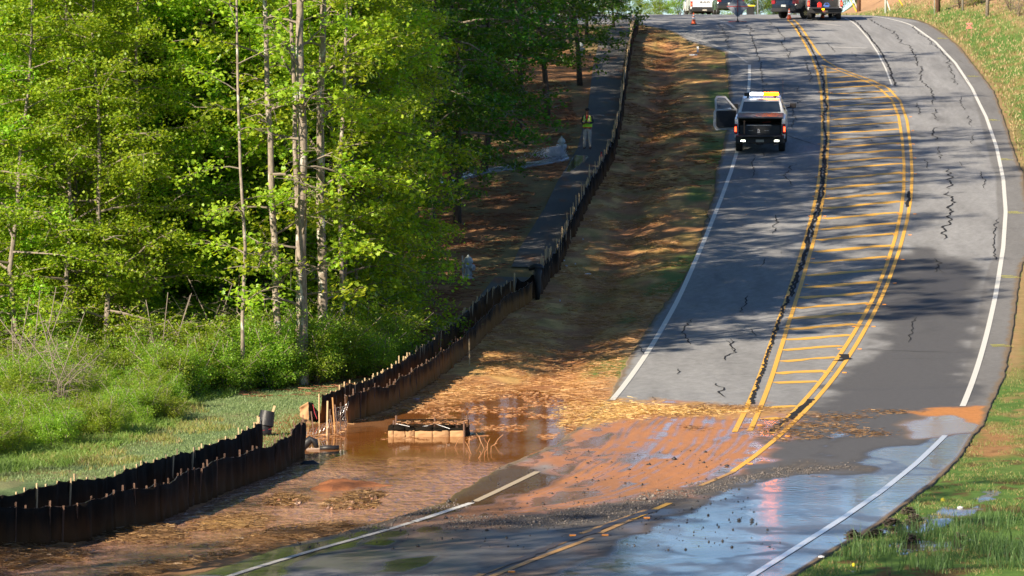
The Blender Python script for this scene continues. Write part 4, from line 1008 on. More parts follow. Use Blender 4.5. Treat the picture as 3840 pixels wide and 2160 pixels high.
# beyond the crest
cap = ['left of the white pickup beyond the crest', 'behind the white pickup with black letters', 'behind the diamond sign', 'behind the dark sport utility', 'between the two pickups at the crest', 'behind the crest pickup with red can', 'right of the crest pickup', 'behind the first utility pole', 'behind the pale lamp pole', 'behind the second utility pole', 'at the top right corner bank']
for j in range(33):
    x = -10 + j * 1.55; y = 340 + RNG.uniform(-2, 2)
    plant('shrub', x, y, RNG.uniform(1.0, 1.5), 'sunlit green bush in the hedge-like growth ' + cap[min(10, j // 3)], 'greenery beyond the crest')
for j in range(16):
    x = -12 + j * 3.4; y = 350 + RNG.uniform(-3, 6)
    plant('edge', x, y, RNG.uniform(.5, .75), 'young tree above the bushes ' + cap[min(10, int(j * .7))], 'greenery beyond the crest')
for j, (u, v, kd, s_, lab) in enumerate([(3702, 62, 'tall', .5, 'slim tree with twisting bare trunk on the right bank'), (3790, 40, 'bare', .9, 'brown brush behind the slim tree on the right bank'), (3820, 60, 'bare', .8, 'brown brush at the right picture edge of the bank'), (3600, 30, 'bare', .9, 'brown brush behind the second utility pole'), (3650, 20, 'shrub', .9, 'green shrub on top of the right bank')]):
    x, y = onscreen(u, v); plant(kd, x, y, s_, lab)

# ------------------------------------------------------------------ grass, straw, weeds, gravel (nobody could count these)
def blades(name, X, Y, h, w, material, rng, lean=.35, zf=None, label=None, cat=None, col=None):
    n = len(X); Z = (zf or H)(X, Y) - .01
    a = rng.uniform(0, 6.28, n); hh = h * rng.uniform(.5, 1.3, n); ww = w * rng.uniform(.7, 1.3, n)
    s = np.stack([np.cos(a), np.sin(a) * .6, np.zeros(n)], 1) * ww[:, None]
    ln = rng.normal(0, lean, (n, 2)) * hh[:, None]
    B = np.stack([X, Y, Z], 1); Mi = B + np.stack([ln[:, 0] * .35, ln[:, 1] * .35, hh * .6], 1); T = B + np.stack([ln[:, 0], ln[:, 1], hh * .95], 1)
    V = np.stack([B - s, B + s, Mi + s * .6, Mi - s * .6, T], 1).reshape(-1, 3)
    b = (np.arange(n) * 5)[:, None]
    F = np.concatenate([b + np.array([0, 1, 2, 3])[None], b + np.array([3, 2, 4, 4])[None]])
    F1 = b + np.array([0, 1, 2, 3])[None]; F2 = b + np.array([3, 2, 4])[None]
    me = bpy.data.meshes.new(name); me.vertices.add(len(V)); me.vertices.foreach_set('co', V.astype(np.float32).ravel())
    li = np.concatenate([F1.ravel(), F2.ravel()]).astype(np.int32); me.loops.add(len(li)); me.loops.foreach_set('vertex_index', li)
    me.polygons.add(2 * n); me.polygons.foreach_set('loop_start', np.concatenate([np.arange(n) * 4, 4 * n + np.arange(n) * 3]).astype(np.int32)); me.polygons.foreach_set('loop_total', np.concatenate([np.full(n, 4), np.full(n, 3)]).astype(np.int32))
    me.update(calc_edges=True); me.materials.append(material)
    return tag(link(name, me), label, cat, kind='stuff')
def straws(name, X, Y, L, w, material, rng, zf=None, label=None, cat=None, lift=.04, aniso=1.0, pref=None):
    n = len(X); Z = (zf or H)(X, Y) + .006 + rng.random(n) ** 2 * lift
    a = rng.normal(0, aniso, n) + (0 if pref is None else pref); l = L * rng.uniform(.4, 1.2, n)
    d = np.stack([np.cos(a), np.sin(a), rng.normal(0, .13, n)], 1) * l[:, None] / 2; s = np.stack([-np.sin(a), np.cos(a), rng.normal(0, .8, n)], 1); s /= np.linalg.norm(s, axis=1)[:, None]; s *= w
    c = np.stack([X, Y, Z], 1)
    V = np.stack([c - d - s, c - d + s, c + d + s, c + d - s], 1).reshape(-1, 3); b = (np.arange(n) * 4)[:, None]
    return tag(link(name, npmesh(name, V, b + np.arange(4)[None], material)), label, cat, kind='stuff')
def scatter(n, x0, x1, y0, y1, keep, rng):
    X = rng.uniform(x0, x1, n); Y = rng.uniform(y0, y1, n); k = keep(X, Y); return X[k], Y[k]
M_GRASS = leaf_material('turf_blades', [(.10, .17, .03), (.15, .25, .04), (.22, .32, .08)], .5, .3)
M_GRASSP = leaf_material('mown_turf', [(.095, .15, .05), (.14, .20, .075), (.20, .25, .11)], .6, .25)
M_GRASSR = leaf_material('shoulder_turf', [(.09, .14, .03), (.15, .21, .05), (.24, .24, .09), (.33, .22, .11)], .6, .25)
M_WEED = leaf_material('yellow_green_weeds', [(.12, .17, .04), (.21, .26, .06), (.32, .34, .10), (.24, .16, .08)], .5, .3)
M_STRAW = leaf_material('loose_straw', [(.30, .15, .055), (.48, .28, .11), (.62, .42, .20)], .6, .15)
M_STRAWD = leaf_material('pine_straw', [(.16, .07, .03), (.26, .12, .05), (.36, .19, .085)], .7, .1)
M_WSTRAW = leaf_material('wet_straw', [(.10, .055, .025), (.18, .10, .045), (.30, .18, .08)], .45, .1)
rng = np.random.default_rng(99)
_fr = np.vstack([FA_FRONT, FB_FRONT, FB_UP]); _fr = _fr[np.argsort(_fr[:, 1])]
def fence_x(Y): return np.interp(Y, _fr[:, 1], _fr[:, 0])
def inv(X, Y): return np.abs(X) < Y * .125 + .5
X, Y = scatter(110000, -9, 6, 97, 175, lambda X, Y: inv(X, Y) & (X > fence_x(Y) + .1) & (X < xl(Y) - .1) & (fbm(X * .9, Y * .5, 601, 3) > .36 + .14 * sstep(125, 160, Y)) & ((sdf(X, Y, POOL, .35) < -.1)), rng)
straws('straw', X, Y, .26, .006, M_STRAW, rng, label='loose pale straw strewn over the clay verge', cat='straw', lift=.07, aniso=.7)
X, Y = scatter(26000, -3, 9, 170, 262, lambda X, Y: inv(X, Y) & (X > fence_x(Y) + .1) & (X < xl(Y) - .1) & (fbm(X * .9, Y * .4, 602, 3) > .45), rng)
straws('straw', X, Y, .45, .012, M_STRAWD, rng, label='brown straw matted on the upper verge', cat='straw', lift=.05, aniso=.6)
X, Y = scatter(60000, -14, 3, 108, 225, lambda X, Y: inv(X, Y) & (X < fence_x(Y) - .1) & (fbm(X * .8, Y * .4, 603, 3) > .40) & (dist_line(X, Y, np.vstack([P0, Q0]) + [.8, 0]) > 1.0), rng)
straws('straw', X, Y, .34, .010, M_STRAWD, rng, label='red-brown pine straw on the clearing floor', cat='pine straw', lift=.05, aniso=.6)
X, Y = scatter(90000, -13, -1, 84, 118, lambda X, Y: inv(X, Y) & (X < fence_x(Y) - .7), rng)
blades('grass', X, Y, .055, .012, M_GRASSP, rng, label='pale mown grass on the slope behind the fence', cat='grass')
WP = [G0(DS((380, 1040), (480, 1010), (480, 1080), (420, 1110), (300, 1130), (260, 1160), (250, 1100), (300, 1060))), G0(DS((-60, 1230), (0, 1200), (120, 1180), (260, 1140), (300, 1130), (200, 1190), (100, 1215), (0, 1235)))]
X, Y = scatter(70000, -14, -5, 84, 112, lambda X, Y: (np.maximum(sdf(X, Y, WP[0]), sdf(X, Y, WP[1])) > -.2 + (fbm(X * .9, Y * .5, 610, 3) - .5) * 4) & (fbm(X * 1.4, Y * .8, 604, 3) > .5), rng)
blades('weeds', X, Y, .13, .009, M_WEED, rng, lean=.6, label='yellow-green flowering weeds on the bank at lower left', cat='weeds')
X, Y = scatter(90000, -14, -2, 86, 118, lambda X, Y: inv(X, Y) & (mask(X, Y, G0(DS((-200, 1240), (0, 1205), (160, 1170), (330, 1115), (455, 1075), (460, 1050), (450, 1030), (500, 1012), (600, 990), (760, 965), (900, 935), (1000, 890), (1050, 830), (900, 760), (-200, 760))), .3, .5) > .5) & (X < fence_x(Y) - 1.5), rng)
blades('undergrowth', X, Y, .17, .010, M_GRASS, rng, lean=.9, label='rank green undergrowth below the wood', cat='undergrowth')
_bog = [G0(Z8((1750, 880), (1850, 830), (2150, 820), (2350, 690), (2250, 850), (2100, 900), (1800, 990), (1550, 985), (1500, 970), (1700, 930))), G0(Z8((1650, 1080), (1800, 1060), (2150, 1060), (2150, 1120), (1700, 1150)))]
X, Y = scatter(170000, 4, 14, 66, 165, lambda X, Y: inv(X, Y) & ((np.maximum(sdf(X, Y, _bog[0], .35), sdf(X, Y, _bog[1], .35)) < 0) | (fbm(X * 3, Y * 2, 611, 2) > .62)) & (X > xr(Y) + .02) & (fbm(X * 1.3, Y * .8, 605, 3) > .42), rng)
blades('grass', X, Y, .065, .007, M_GRASSR, rng, lean=.7, label='rough green grass on the right shoulder', cat='grass')
X, Y = scatter(60000, 12, 40, 160, 290, lambda X, Y: inv(X, Y) & (X > xr(Y) + .15), rng)
blades('grass', X, Y, .16, .03, leaf_material('dry_grass', [(.10, .17, .035), (.17, .21, .06), (.30, .24, .12), (.40, .28, .17)], .6, .2), rng, lean=.5, label='dry and green grass on the upper right bank', cat='grass')
X, Y = scatter(5000, 5, 10, 66, 76, lambda X, Y: inv(X, Y) & (X > xr(Y) + .3) & (fbm(X * 1.8, Y * 1.0, 606, 3) > .52), rng)
blades('tall_grass', X, Y, .40, .008, leaf_material('dark_grass', [(.035, .07, .02), (.06, .12, .03), (.10, .17, .045)], .6, .2), rng, lean=.3, label='tall dark grass stems at the lower right corner', cat='grass')
# straw washed onto the clay and the shoals
def blobs(cs, n, rr):
    X = []; Y = []
    for (u, v), r in cs:
        g = hit(u, v, Hs); m_ = int(n * r); X.append(rng.normal(g[0], .42 * r, m_)); Y.append(rng.normal(g[1], .42 * r * rr, m_))
    return np.concatenate(X), np.concatenate(Y)
X, Y = blobs([(p, r) for p, r in zip(Z8((60, 115), (130, 215), (260, 80), (650, 80), (800, 160), (700, 240), (720, 215), (820, 290), (1080, 120), (1160, 150), (1230, 230), (1320, 130), (1400, 260), (1450, 255), (1000, 200), (900, 190), (1500, 90), (1650, 95), (900, 250), (1200, 190), (1020, 280), (560, 60), (350, 60), (200, 50)),
             (.9, .5, .9, .8, .8, .9, .7, .8, .9, .6, 1.1, .7, .8, .6, .6, .6, .5, .5, .7, .5, .4, .7, .8, .8))], 150, 1.5)
straws('washed_straw', X, Y, .15, .006, M_WSTRAW, rng, zf=lambda X, Y: zroad(X, Y) + .012, label='wet brown straw washed in streaks across the asphalt', cat='straw', lift=.03, aniso=.5)
X, Y = blobs([(p, r) for p, r in zip(DS((1500, 1018), (1560, 1024), (1620, 1028), (1680, 1034), (1740, 1032), (1800, 1034), (1450, 1040), (1500, 1045), (1540, 1050), (1600, 1040), (1460, 1065), (1640, 1030), (1860, 1036), (1720, 1040)), (1.3, 1.2, 1.2, 1, 1, .8, 1.3, 1.2, 1, 1, .8, 1, .6, 1))], 260, 1.6)
straws('washed_straw', X, Y, .14, .006, M_STRAW, rng, zf=lambda X, Y: np.where(on_road(X, Y), zroad(X, Y), H(X, Y)) + .012, label='golden straw drift along the dry edge of the asphalt', cat='straw', lift=.02, aniso=.5)
X, Y = [], []
for P in _wet_isles[1:4] + _wet_isles[5:]:
    c_ = P.mean(0); a, b = scatter(9000, P[:, 0].min() - .2, P[:, 0].max() + .2, P[:, 1].min() - .4, P[:, 1].max() + .4, lambda X, Y: sdf(X, Y, P, .3) > -.12, rng); k = min(len(a), 900); X.append(a[:k]); Y.append(b[:k])
X = np.concatenate(X); Y = np.concatenate(Y)
straws('stranded_straw', X, Y, .20, .006, M_WSTRAW, rng, zf=lambda X, Y: np.maximum(H(X, Y), W(X, Y)), label='stranded straw on the shoals and along the fence foot', cat='straw', lift=.07, aniso=.7)
X, Y = scatter(24000, -7, 4, 95, 113, lambda X, Y: (sdf(X, Y, POOL, .35) > -.1) & (fbm(X * 1.2, Y * .5, 620, 4) > .60 - .16 * sstep(102, 110, Y) - .1 * sstep(-1, 2.5, X) * sstep(99, 104, Y)), rng)
straws('floating_straw', X[:2600], Y[:2600], .11, .006, M_STRAW, rng, zf=lambda X, Y: X * 0 + WLEV, label='straw and scum floating at the head of the brown pond', cat='straw', lift=.006, aniso=.5)
# pebbles
def pebbles(name, X, Y, r, material, zf, label, seed):
    rg = np.random.default_rng(seed); n = len(X)
    o = np.array([(1, 0, 0), (-1, 0, 0), (0, 1, 0), (0, -1, 0), (0, 0, 1), (0, 0, -.6)], float); f = np.array([(0, 2, 4), (2, 1, 4), (1, 3, 4), (3, 0, 4), (2, 0, 5), (1, 2, 5), (3, 1, 5), (0, 3, 5)])
    s = r * rg.lognormal(0, .45, n); V = o[None] * (s[:, None, None] * rg.uniform(.6, 1.3, (n, 6, 3)) * [1, 1, .75]); a = rg.uniform(0, 6.28, n); ca, sa = np.cos(a)[:, None], np.sin(a)[:, None]
    V = np.stack([V[..., 0] * ca - V[..., 1] * sa, V[..., 0] * sa + V[..., 1] * ca, V[..., 2]], 2) + np.stack([X, Y, zf(X, Y) + s * .25], 1)[:, None]
    return tag(link(name, npmesh(name, V.reshape(-1, 3), (f[None] + (np.arange(n) * 6)[:, None, None]).reshape(-1, 3), material)), label, 'gravel', kind='stuff')
M_PEB = leaf_material('pebbles', [(.05, .045, .04), (.12, .11, .10), (.25, .22, .19)], .7, 0)
X, Y = scatter(160000, -6, 12, 70, 98, lambda X, Y: on_road(X, Y) & (np.maximum.reduce([sdf(X, Y, P, .35) for P in GRAV]) + (fbm(X * 2, Y, 701, 3) - .5) * 1.2 > rng.exponential(.22, len(X)) * 1 - .05), rng)
pebbles('gravel', X[:10000], Y[:10000], .012, M_PEB, zroad, 'grey gravel washed across the lanes in drifts', 1)
X, Y = scatter(900, -6, 4.5, 70, 92, on_road, rng)
pebbles('gravel', X, Y, .018, mat('dark_pebble', (.03, .028, .028), .5), zroad, 'scattered dark pebbles on the wet lanes', 2)
X, Y = [], []
for P in _wet_isles[1:4]:
    a, b = scatter(700, P[:, 0].min(), P[:, 0].max(), P[:, 1].min() - .3, P[:, 1].mean(), lambda X, Y: sdf(X, Y, P, .3) > -.15, rng); X.append(a[:260]); Y.append(b[:260])
pebbles('gravel', np.concatenate(X), np.concatenate(Y), .022, leaf_material('clay_stones', [(.16, .12, .10), (.38, .19, .09), (.45, .34, .25)], .6, 0), lambda X, Y: np.maximum(H(X, Y), W(X, Y)), 'clay-stained stones on the shoals in the brown water', 3)
# ------------------------------------------------------------------ silt fences
def fabric_material(name, base, stain, amount):
    m = mat(name, base, .9, spec=.08); N = NT(m); p = N.n('ShaderNodeNewGeometry').outputs['Position']
    a = N.n('ShaderNodeAttribute', attribute_name='hgt').outputs['Fac']
    f = N.noise(1.6, 5, p, .6, (1, 1, .5)); f2 = N.noise(9, 4, p, .6, (2.5, 2.5, .25)); f3 = N.noise(260, 2, p)
    k = N.math('MULTIPLY', N.math('ADD', N.ramp(a, 1.0, .0, 0, .9), N.math('SUBTRACT', f, .35)), amount)
    k = N.math('ADD', k, N.math('MULTIPLY', N.math('SUBTRACT', f2, .5), .5)); k = N.ramp(k, 0.1, 1.0)
    c = N.mixc(k, base, stain); c = N.mixc(N.math('MULTIPLY', f3, .35), c, (.01, .01, .01)); N.l(c, N.b.inputs['Base Color'])
    bp = N.n('ShaderNodeBump'); bp.inputs['Strength'].default_value = .4; bp.inputs['Distance'].default_value = .01; N.l(f2, bp.inputs['Height']); N.l(bp.outputs['Normal'], N.b.inputs['Normal'])
    return m
M_FABK = fabric_material('black_silt_fabric', (.010, .008, .006), (.085, .042, .016), 1.0)
M_FABB = fabric_material('stained_silt_fabric', (.028, .017, .008), (.24, .115, .035), 1.5)
M_BLKF = mat('plain_black_fabric', (.016, .016, .018), .5, bump=.6, bscale=12)
M_FABO = fabric_material('mud_caked_fabric', (.035, .033, .032), (.48, .29, .15), 1.5)
M_WOOD = mat('stake_wood', (.50, .36, .20), .8, var=.35, bscale=9); M_RUST = mat('rusty_steel', (.17, .10, .07), .7, .3, var=.3, bscale=40); M_WIRE = mat('galvanised_wire', (.42, .42, .42), .4, .8)
M_CABLE = mat('wire_tie', (.65, .65, .65), .5)
ST = MB().box(-.022, .022, -.012, .012, 0, 1.0).mesh('wooden_stake', [M_WOOD])
PO = MB(); PO.box(-.017, .017, -.004, .004, 0, 1.0); PO.box(-.004, .004, -.02, -.004, 0, 1.0)
for k in range(9): PO.box(-.009, .009, .004, .012, .1 + k * .1, .115 + k * .1)
PO = PO.mesh('steel_post', [M_RUST])
def silt_fence(label, line, h, post, over, spacing, fab, seed, zoff=0.0, panel=2.2, wrinkle=.03, groundf=None, poleoff=-.03, dipamt=.03, group='silt fence runs'):
    rg = np.random.default_rng(seed)
    line = smooth(resample(line, .5), 2); P = resample(line, .11); seg = np.concatenate([[0], np.cumsum(np.hypot(*(P[1:] - P[:-1]).T))])
    root = empty('silt_fence', (P[0][0], P[0][1], float(ground_z(*P[0])) + zoff)); o0 = np.array(root.location)
    tag(root, label, 'silt fence', group)
    dpos = [0.0]
    while dpos[-1] < seg[-1] - spacing * .6: dpos.append(dpos[-1] + spacing * rg.uniform(.65, 1.35))
    dpos = np.array(dpos); ph = h * rg.uniform(.92, 1.06, len(dpos)) * (.90 + .20 * fbm(dpos * .45, dpos * 0 + seed, seed, 2))
    top = np.interp(seg, dpos, ph); frac = np.interp(seg, dpos, np.arange(len(dpos))) % 1; top = top - dipamt * np.sin(math.pi * frac) * rg.uniform(.7, 1.3)
    d = np.gradient(P, axis=0); d /= np.hypot(*d.T)[:, None]; nn = np.stack([d[:, 1], -d[:, 0]], 1)
    zb = H(P[:, 0], P[:, 1]) + zoff; zb = np.convolve(np.pad(zb, 4, mode='edge'), np.ones(9) / 9, 'valid')
    zb = zb - .05
    rows = 7; tt = np.linspace(0, 1, rows)
    i0 = 0; npan = max(1, int(round(seg[-1] / panel))); cuts = np.linspace(0, len(P) - 1, npan + 1).astype(int)
    for a, b in zip(cuts[:-1], cuts[1:]):
        sl = slice(a, b + 1); m_ = b + 1 - a
        bul = (fbm(seg[sl][:, None] * 2.3 + seed, tt[None] * 1.2 + 0 * seg[sl][:, None], seed, 3) - .5) * 2 * wrinkle * 2.2 + wrinkle * .45 * np.sin(seg[sl] * 13 + 9 * fbm(seg[sl] * .7, seg[sl] * 0, 3, 2) + seed)[:, None] * (1 - tt[None]) * .5
        bul = bul + .05 * np.sin(math.pi * frac[sl])[:, None] * (1 - tt[None] * .5)
        X = P[sl, 0][:, None] + nn[sl, 0][:, None] * bul; Y = P[sl, 1][:, None] + nn[sl, 1][:, None] * bul; Z = zb[sl][:, None] + tt[None] * (top[sl][:, None] + .05)
        V = np.stack([X, Y, Z], -1).reshape(-1, 3) - o0; i = np.arange(m_ - 1)[:, None] * rows + np.arange(rows - 1)[None]; F = np.stack([i, i + rows, i + rows + 1, i + 1], -1).reshape(-1, 4)
        o = link('fabric_panel', npmesh('fabric_panel', V, F, fab, True, {'hgt': ('FLOAT', np.repeat(tt[None], m_, 0).ravel())}), root)
        s_ = o.modifiers.new('thickness', 'SOLIDIFY'); s_.thickness = .006
    for k, s in enumerate(dpos):
        x = np.interp(s, seg, P[:, 0]); y = np.interp(s, seg, P[:, 1]); j = min(len(P) - 1, int(np.searchsorted(seg, s))); n_ = nn[j]
        x += n_[0] * poleoff; y += n_[1] * poleoff
        o = link('wooden_stake' if post == 'wood' else 'steel_post', ST if post == 'wood' else PO, root)
        o.location = Vector((x, y, zb[j] - .1)) - Vector(o0); o.scale = (1, 1, ph[k] + .10 + over * .55 * rg.uniform(.4, 1.5) * (1.6 if rg.random() < .15 else 1))
        o.rotation_euler = (rg.normal(0, .03), rg.normal(0, .035), math.atan2(d[j][1], d[j][0]) + rg.normal(0, .2))
    # top wire with ties
    w = MB(); w.tube([Vector((P[j, 0] + nn[j, 0] * (poleoff * .5), P[j, 1] + nn[j, 1] * poleoff * .5, zb[j] + top[j] + .045 + .004 * math.sin(seg[j] * 40))) - Vector(o0) for j in range(0, len(P), 2)], .004, 3)
    w.build('top_wire', M_WIRE, root)
    return root
def shift(L, dx, dy): return np.array(L) + [dx, dy]
silt_fence('black fabric silt fence with rusty steel posts, front run along the lower left water', FA_FRONT, .70, 'steel', .16, .52, M_FABK, 1)
silt_fence('black silt fence run with pale wooden stakes behind the lower left front run', shift(FA_FRONT[:-1], -.80, .30).tolist() + [list(np.array(FA_FRONT[-1]) + [-.95, .35])], .73, 'wood', .13, .46, M_FABK, 2)
silt_fence('brown-stained silt fence with steel posts, front run above the brown pond', FB_FRONT, .62, 'steel', .15, .55, M_FABB, 3)
silt_fence('stained silt fence with wooden stakes along the path above the pond', shift(FB_FRONT, -.62, .22).tolist(), .70, 'wood', .13, .48, M_FABB, 4)
silt_fence('leaning black silt fence climbing beside the path to the crest', np.vstack([FB_FRONT[-1:] + [-.55, .3], FB_UP]), .84, 'wood', .42, .75, M_FABK, 5, wrinkle=.05, dipamt=.14)

def fabric_sheet(name, pts3, mats_, parent, n=10, wr=.03, seed=0, hg=None):
    """pts3: four corners (a, b, c, d) going round; a wrinkled sheet between them"""
    a, b, c, d = [np.array(p, float) for p in pts3]; u = np.linspace(0, 1, n)[:, None, None]; v = np.linspace(0, 1, n)[None, :, None]
    P = (a * (1 - u) + b * u) * (1 - v) + (d * (1 - u) + c * u) * v
    nr = np.cross(b - a, d - a); nr = nr / np.linalg.norm(nr)
    P = P + nr * ((fbm(u[..., 0] * 3 + seed, v[..., 0] * 3, seed, 3) - .5) * 2 * wr)[..., None] * 2 + nr * (np.sin(u * 3.1) * wr)
    i = np.arange(n - 1)[:, None] * n + np.arange(n - 1)[None]; F = np.stack([i, i + n, i + n + 1, i + 1], -1).reshape(-1, 4)
    o = link(name, npmesh(name, P.reshape(-1, 3), F, mats_, True, {'hgt': ('FLOAT', np.repeat((v if hg is None else hg)[..., 0], n, 0).ravel() if hg is None else np.full(n * n, hg))}), parent)
    s_ = o.modifiers.new('thickness', 'SOLIDIFY'); s_.thickness = .008
    return o
def px2(g, u, v, ub, vb):
    """offset from ground point g (photo u,v) to another photo point at the same distance"""
    k = g.y / FPX; return Vector(((ub - u) * k, 0, (v - vb) * k))
# the torn flap standing in the gap
(u0, v0), = ZP((640, 470)); g = G(u0, v0 + 6)
flap = empty('torn_fabric', g); tag(flap, 'torn bronze and black fabric flap with a red thread standing in the fence gap', 'torn fabric')
def q_(x, y, dy=0):
    (u, v), = ZP((x, y)); p = px2(g, u0, v0 + 6, u, v); p.y = dy; return p
fabric_sheet('flap_face', [q_(575, 420, .1), q_(575, 330, .1), q_(660, 272, .0), q_(660, 455, -.0)], M_FABO, flap, 12, .03, 3, .35)
fabric_sheet('flap_face', [q_(662, 455, -.02), q_(662, 272, -.02), q_(700, 290, .15), q_(810, 430, .3)], M_BLKF, flap, 12, .04, 4, .9)
fabric_sheet('flap_face', [q_(700, 495, .2), q_(662, 440, 0), q_(805, 430, .3), q_(775, 500, .2)], M_FABK, flap, 8, .03, 5, .9)
fabric_sheet('flap_skirt', [q_(610, 440, -.1), q_(690, 540, -.2), q_(830, 545, .0), q_(720, 480, .1)], M_FABO, flap, 10, .03, 6, .5)
MB().tube([q_(705, 300, -.02), q_(722, 380, -.04), q_(745, 440, -.05)], .006, 4).build('red_thread', mat('red_thread', (.5, .03, .05)), flap)
# posts, stakes and sagging wire mesh in the gap
def stick(name, a, b, r, mtl, label, cat, lean=0, kind='box', group=None):
    (ua, va), (ub, vb) = a, b; g = G(*a); top = px2(g, ua, va, ub, vb)
    t = empty(name, g); L = top.length + .12; d = top.normalized()
    mb = MB()
    if kind == 'box': mb.box(-r, r, -r * .5, r * .5, -.12, L - .12)
    else:
        mb.box(-.017, .017, -.004, .004, -.12, L - .12); mb.box(-.004, .004, -.02, -.004, -.12, L - .12)
        for k in range(int(L / .09)): mb.box(-.009, .009, .004, .013, -.08 + k * .09, -.065 + k * .09)
    bpy.data.objects.remove(t)
    o = mb.build(name, mtl, None); o.location = g; o.rotation_euler = d.to_track_quat('Z', 'Y').to_euler()
    return tag(o, label, cat, group)
z = lambda *p: ZP(p)[0]
stick('wooden_stake', z(838, 640), z(846, 265), .036, M_WOOD, 'tall pale wooden stake, left one of the two in the fence gap', 'stake')
stick('wooden_stake', z(915, 560), z(893, 232), .03, mat('orange_wood', (.45, .24, .09), .8, var=.3), 'orange-stained leaning stake right of the tallest pale stake', 'stake')
stick('steel_post', z(732, 712), z(690, 365), .02, M_RUST, 'leaning rusty post standing alone in water left of the tall pale stake', 'fence post', kind='t')
stick('steel_post', z(850, 690), z(868, 345), .02, M_RUST, 'rusty post crossing in front of the tall pale stake', 'fence post', kind='t')
stick('steel_post', z(908, 635), z(880, 400), .02, M_RUST, 'thin post tilted left between the two tall stakes', 'fence post', kind='t')
stick('steel_post', z(945, 600), z(920, 300), .02, M_RUST, 'notched post just right of the orange-stained stake', 'fence post', kind='t')
stick('steel_post', z(966, 572), z(970, 280), .02, M_RUST, 'upright notched post third from the torn fence end', 'fence post', kind='t')
stick('steel_post', z(1030, 455), z(1020, 240), .02, M_RUST, 'post at the torn end of the upper fence', 'fence post', kind='t')
stick('steel_post', z(613, 490), z(612, 400), .02, M_RUST, 'short post left of the torn bronze flap', 'fence post', kind='t')
stick('steel_post', z(528, 540), z(522, 455), .02, M_RUST, 'short post poking up behind the end of the lower fence', 'fence post', kind='t')
stick('wooden_stake', Z4((968, 1312))[0], Z4((964, 1108))[0], .04, M_WOOD, 'lone wooden stake in the straw verge right of the upper fence', 'stake')
def mesh_net(corners, nu, nv, label):
    g = G(*corners[0]); t = MB(); u0_, v0_ = corners[0]
    K = [px2(g, u0_, v0_, *c) for c in corners]; K = [Vector((k_.x, k_.z * 0 + (.25 if i in (1, 2) else 0) * 0, k_.z)) for i, k_ in enumerate(K)]
    def p(u, v): q = (K[0] * (1 - u) + K[1] * u) * (1 - v) + (K[3] * (1 - u) + K[2] * u) * v; q = q + Vector((.05 * math.sin(5 * v + 3 * u), .12 * math.sin(6 * u) + .06 * math.sin(7 * v), -.06 * math.sin(math.pi * u) * v)); return q
    for i in range(nu + 1): t.tube([p(i / nu, j / 8) for j in range(9)], .0035, 3)
    for j in range(nv + 1): t.tube([p(i / 12, j / nv) for i in range(13)], .0035, 3)
    o = t.build('wire_mesh', M_WIRE, None); o.location = g; return tag(o, label, 'wire mesh')
mesh_net([z(610, 700), z(845, 690), z(850, 440), z(600, 560)], 8, 6, 'sagging wire mesh hanging in the water in the fence gap')
mesh_net([z(935, 600), z(1035, 480), z(1030, 270), z(925, 330)], 5, 6, 'wire mesh laid bare at the torn end of the upper fence')
# roll of fabric leaning on the lower fence
g = G(*z(230, 600)); t = empty('fabric_roll', g); tag(t, 'black roll of silt fabric leaning against the lower fence with a stake in it', 'fabric roll')
prof = []
mb = MB(); ax = Vector((.10, .05, .42)); pts = [Vector((-.06, 0, -.05)) + ax * k for k in (0, .35, .65, 1.0, 1.3)]
mb.tube(pts, [.20, .21, .185, .18, .15], 14); o = mb.build('roll', M_BLKF, t, True)
mb = MB(); mb.tube([pts[2] + Vector((.03, -.06, 0)), pts[4] + Vector((.02, -.04, .05))], [.19, .165], 12, cap=False); mb.build('loose_wrap', M_BLKF, t, True)
mb = MB(); mb.box(-.02, .03, -.02, .02, .2, .72); o = mb.build('wooden_stake', M_WOOD, t); o.rotation_euler = (0, .35, 0)
mb = MB(); mb.tube([pts[1] + Vector((-.2, -.1, .02)), pts[1] + Vector((0, -.22, .03)), pts[1] + Vector((.2, -.1, .06))], .006, 4); mb.build('red_thread', mat('red_thread', (.5, .03, .05)), t)
# fallen pieces in the water
g = G(*z(690, 745)); t = empty('fallen_stake', g); tag(t, 'fallen stake wrapped in black fabric lying in the water by the fence end', 'fallen stake')
MB().tube([(-.15, -.03, .02), (.55, .02, .05)], .03, 8).build('stake', mat('wet_wood', (.30, .22, .17), .5), t)
MB().tube([(.18, 0, .05), (.36, 0, .06), (.60, .02, .05)], [.05, .055, .06], 9).build('fabric_wrap', M_BLKF, t, True)
mb = MB(); mb.tube([(-.20, 0, -.02), (-.17, 0, .10), (-.02, .02, .24), (.07, .02, .20), (.12, .02, .04)], [.09, .10, .09, .07, .05], 10); mb.build('fabric_clump', M_BLKF, t, True)
g = G(*z(660, 915)); mb = MB(); mb.tube([(-.22, 0, .03), (-.08, .03, .08), (.1, .0, .09), (.24, 0, .05)], [.03, .07, .08, .03], 9); o = mb.build('fabric_scrap', M_BLKF, None, True); o.location = g; tag(o, 'black fabric scrap on the water beside the lower fence foot', 'fabric scrap')
# hanging bundle at the overlap of the fence runs
g = G(*Z4((1480, 812))[0]); t = MB(); t.tube([(.0, 0, -.03), (.02, 0, .35), (.0, 0, .75), (.03, 0, 1.02)], [.07, .10, .12, .13], 12); t.tube([(-.28, .05, .98), (-.1, .02, 1.06), (.1, 0, 1.04), (.2, 0, 1.0)], [.06, .1, .1, .05], 8)
o = t.build('fabric_bundle', M_BLKF, None, True); o.location = g; tag(o, 'black bundle of gathered fabric standing where the fence runs overlap', 'fabric bundle')
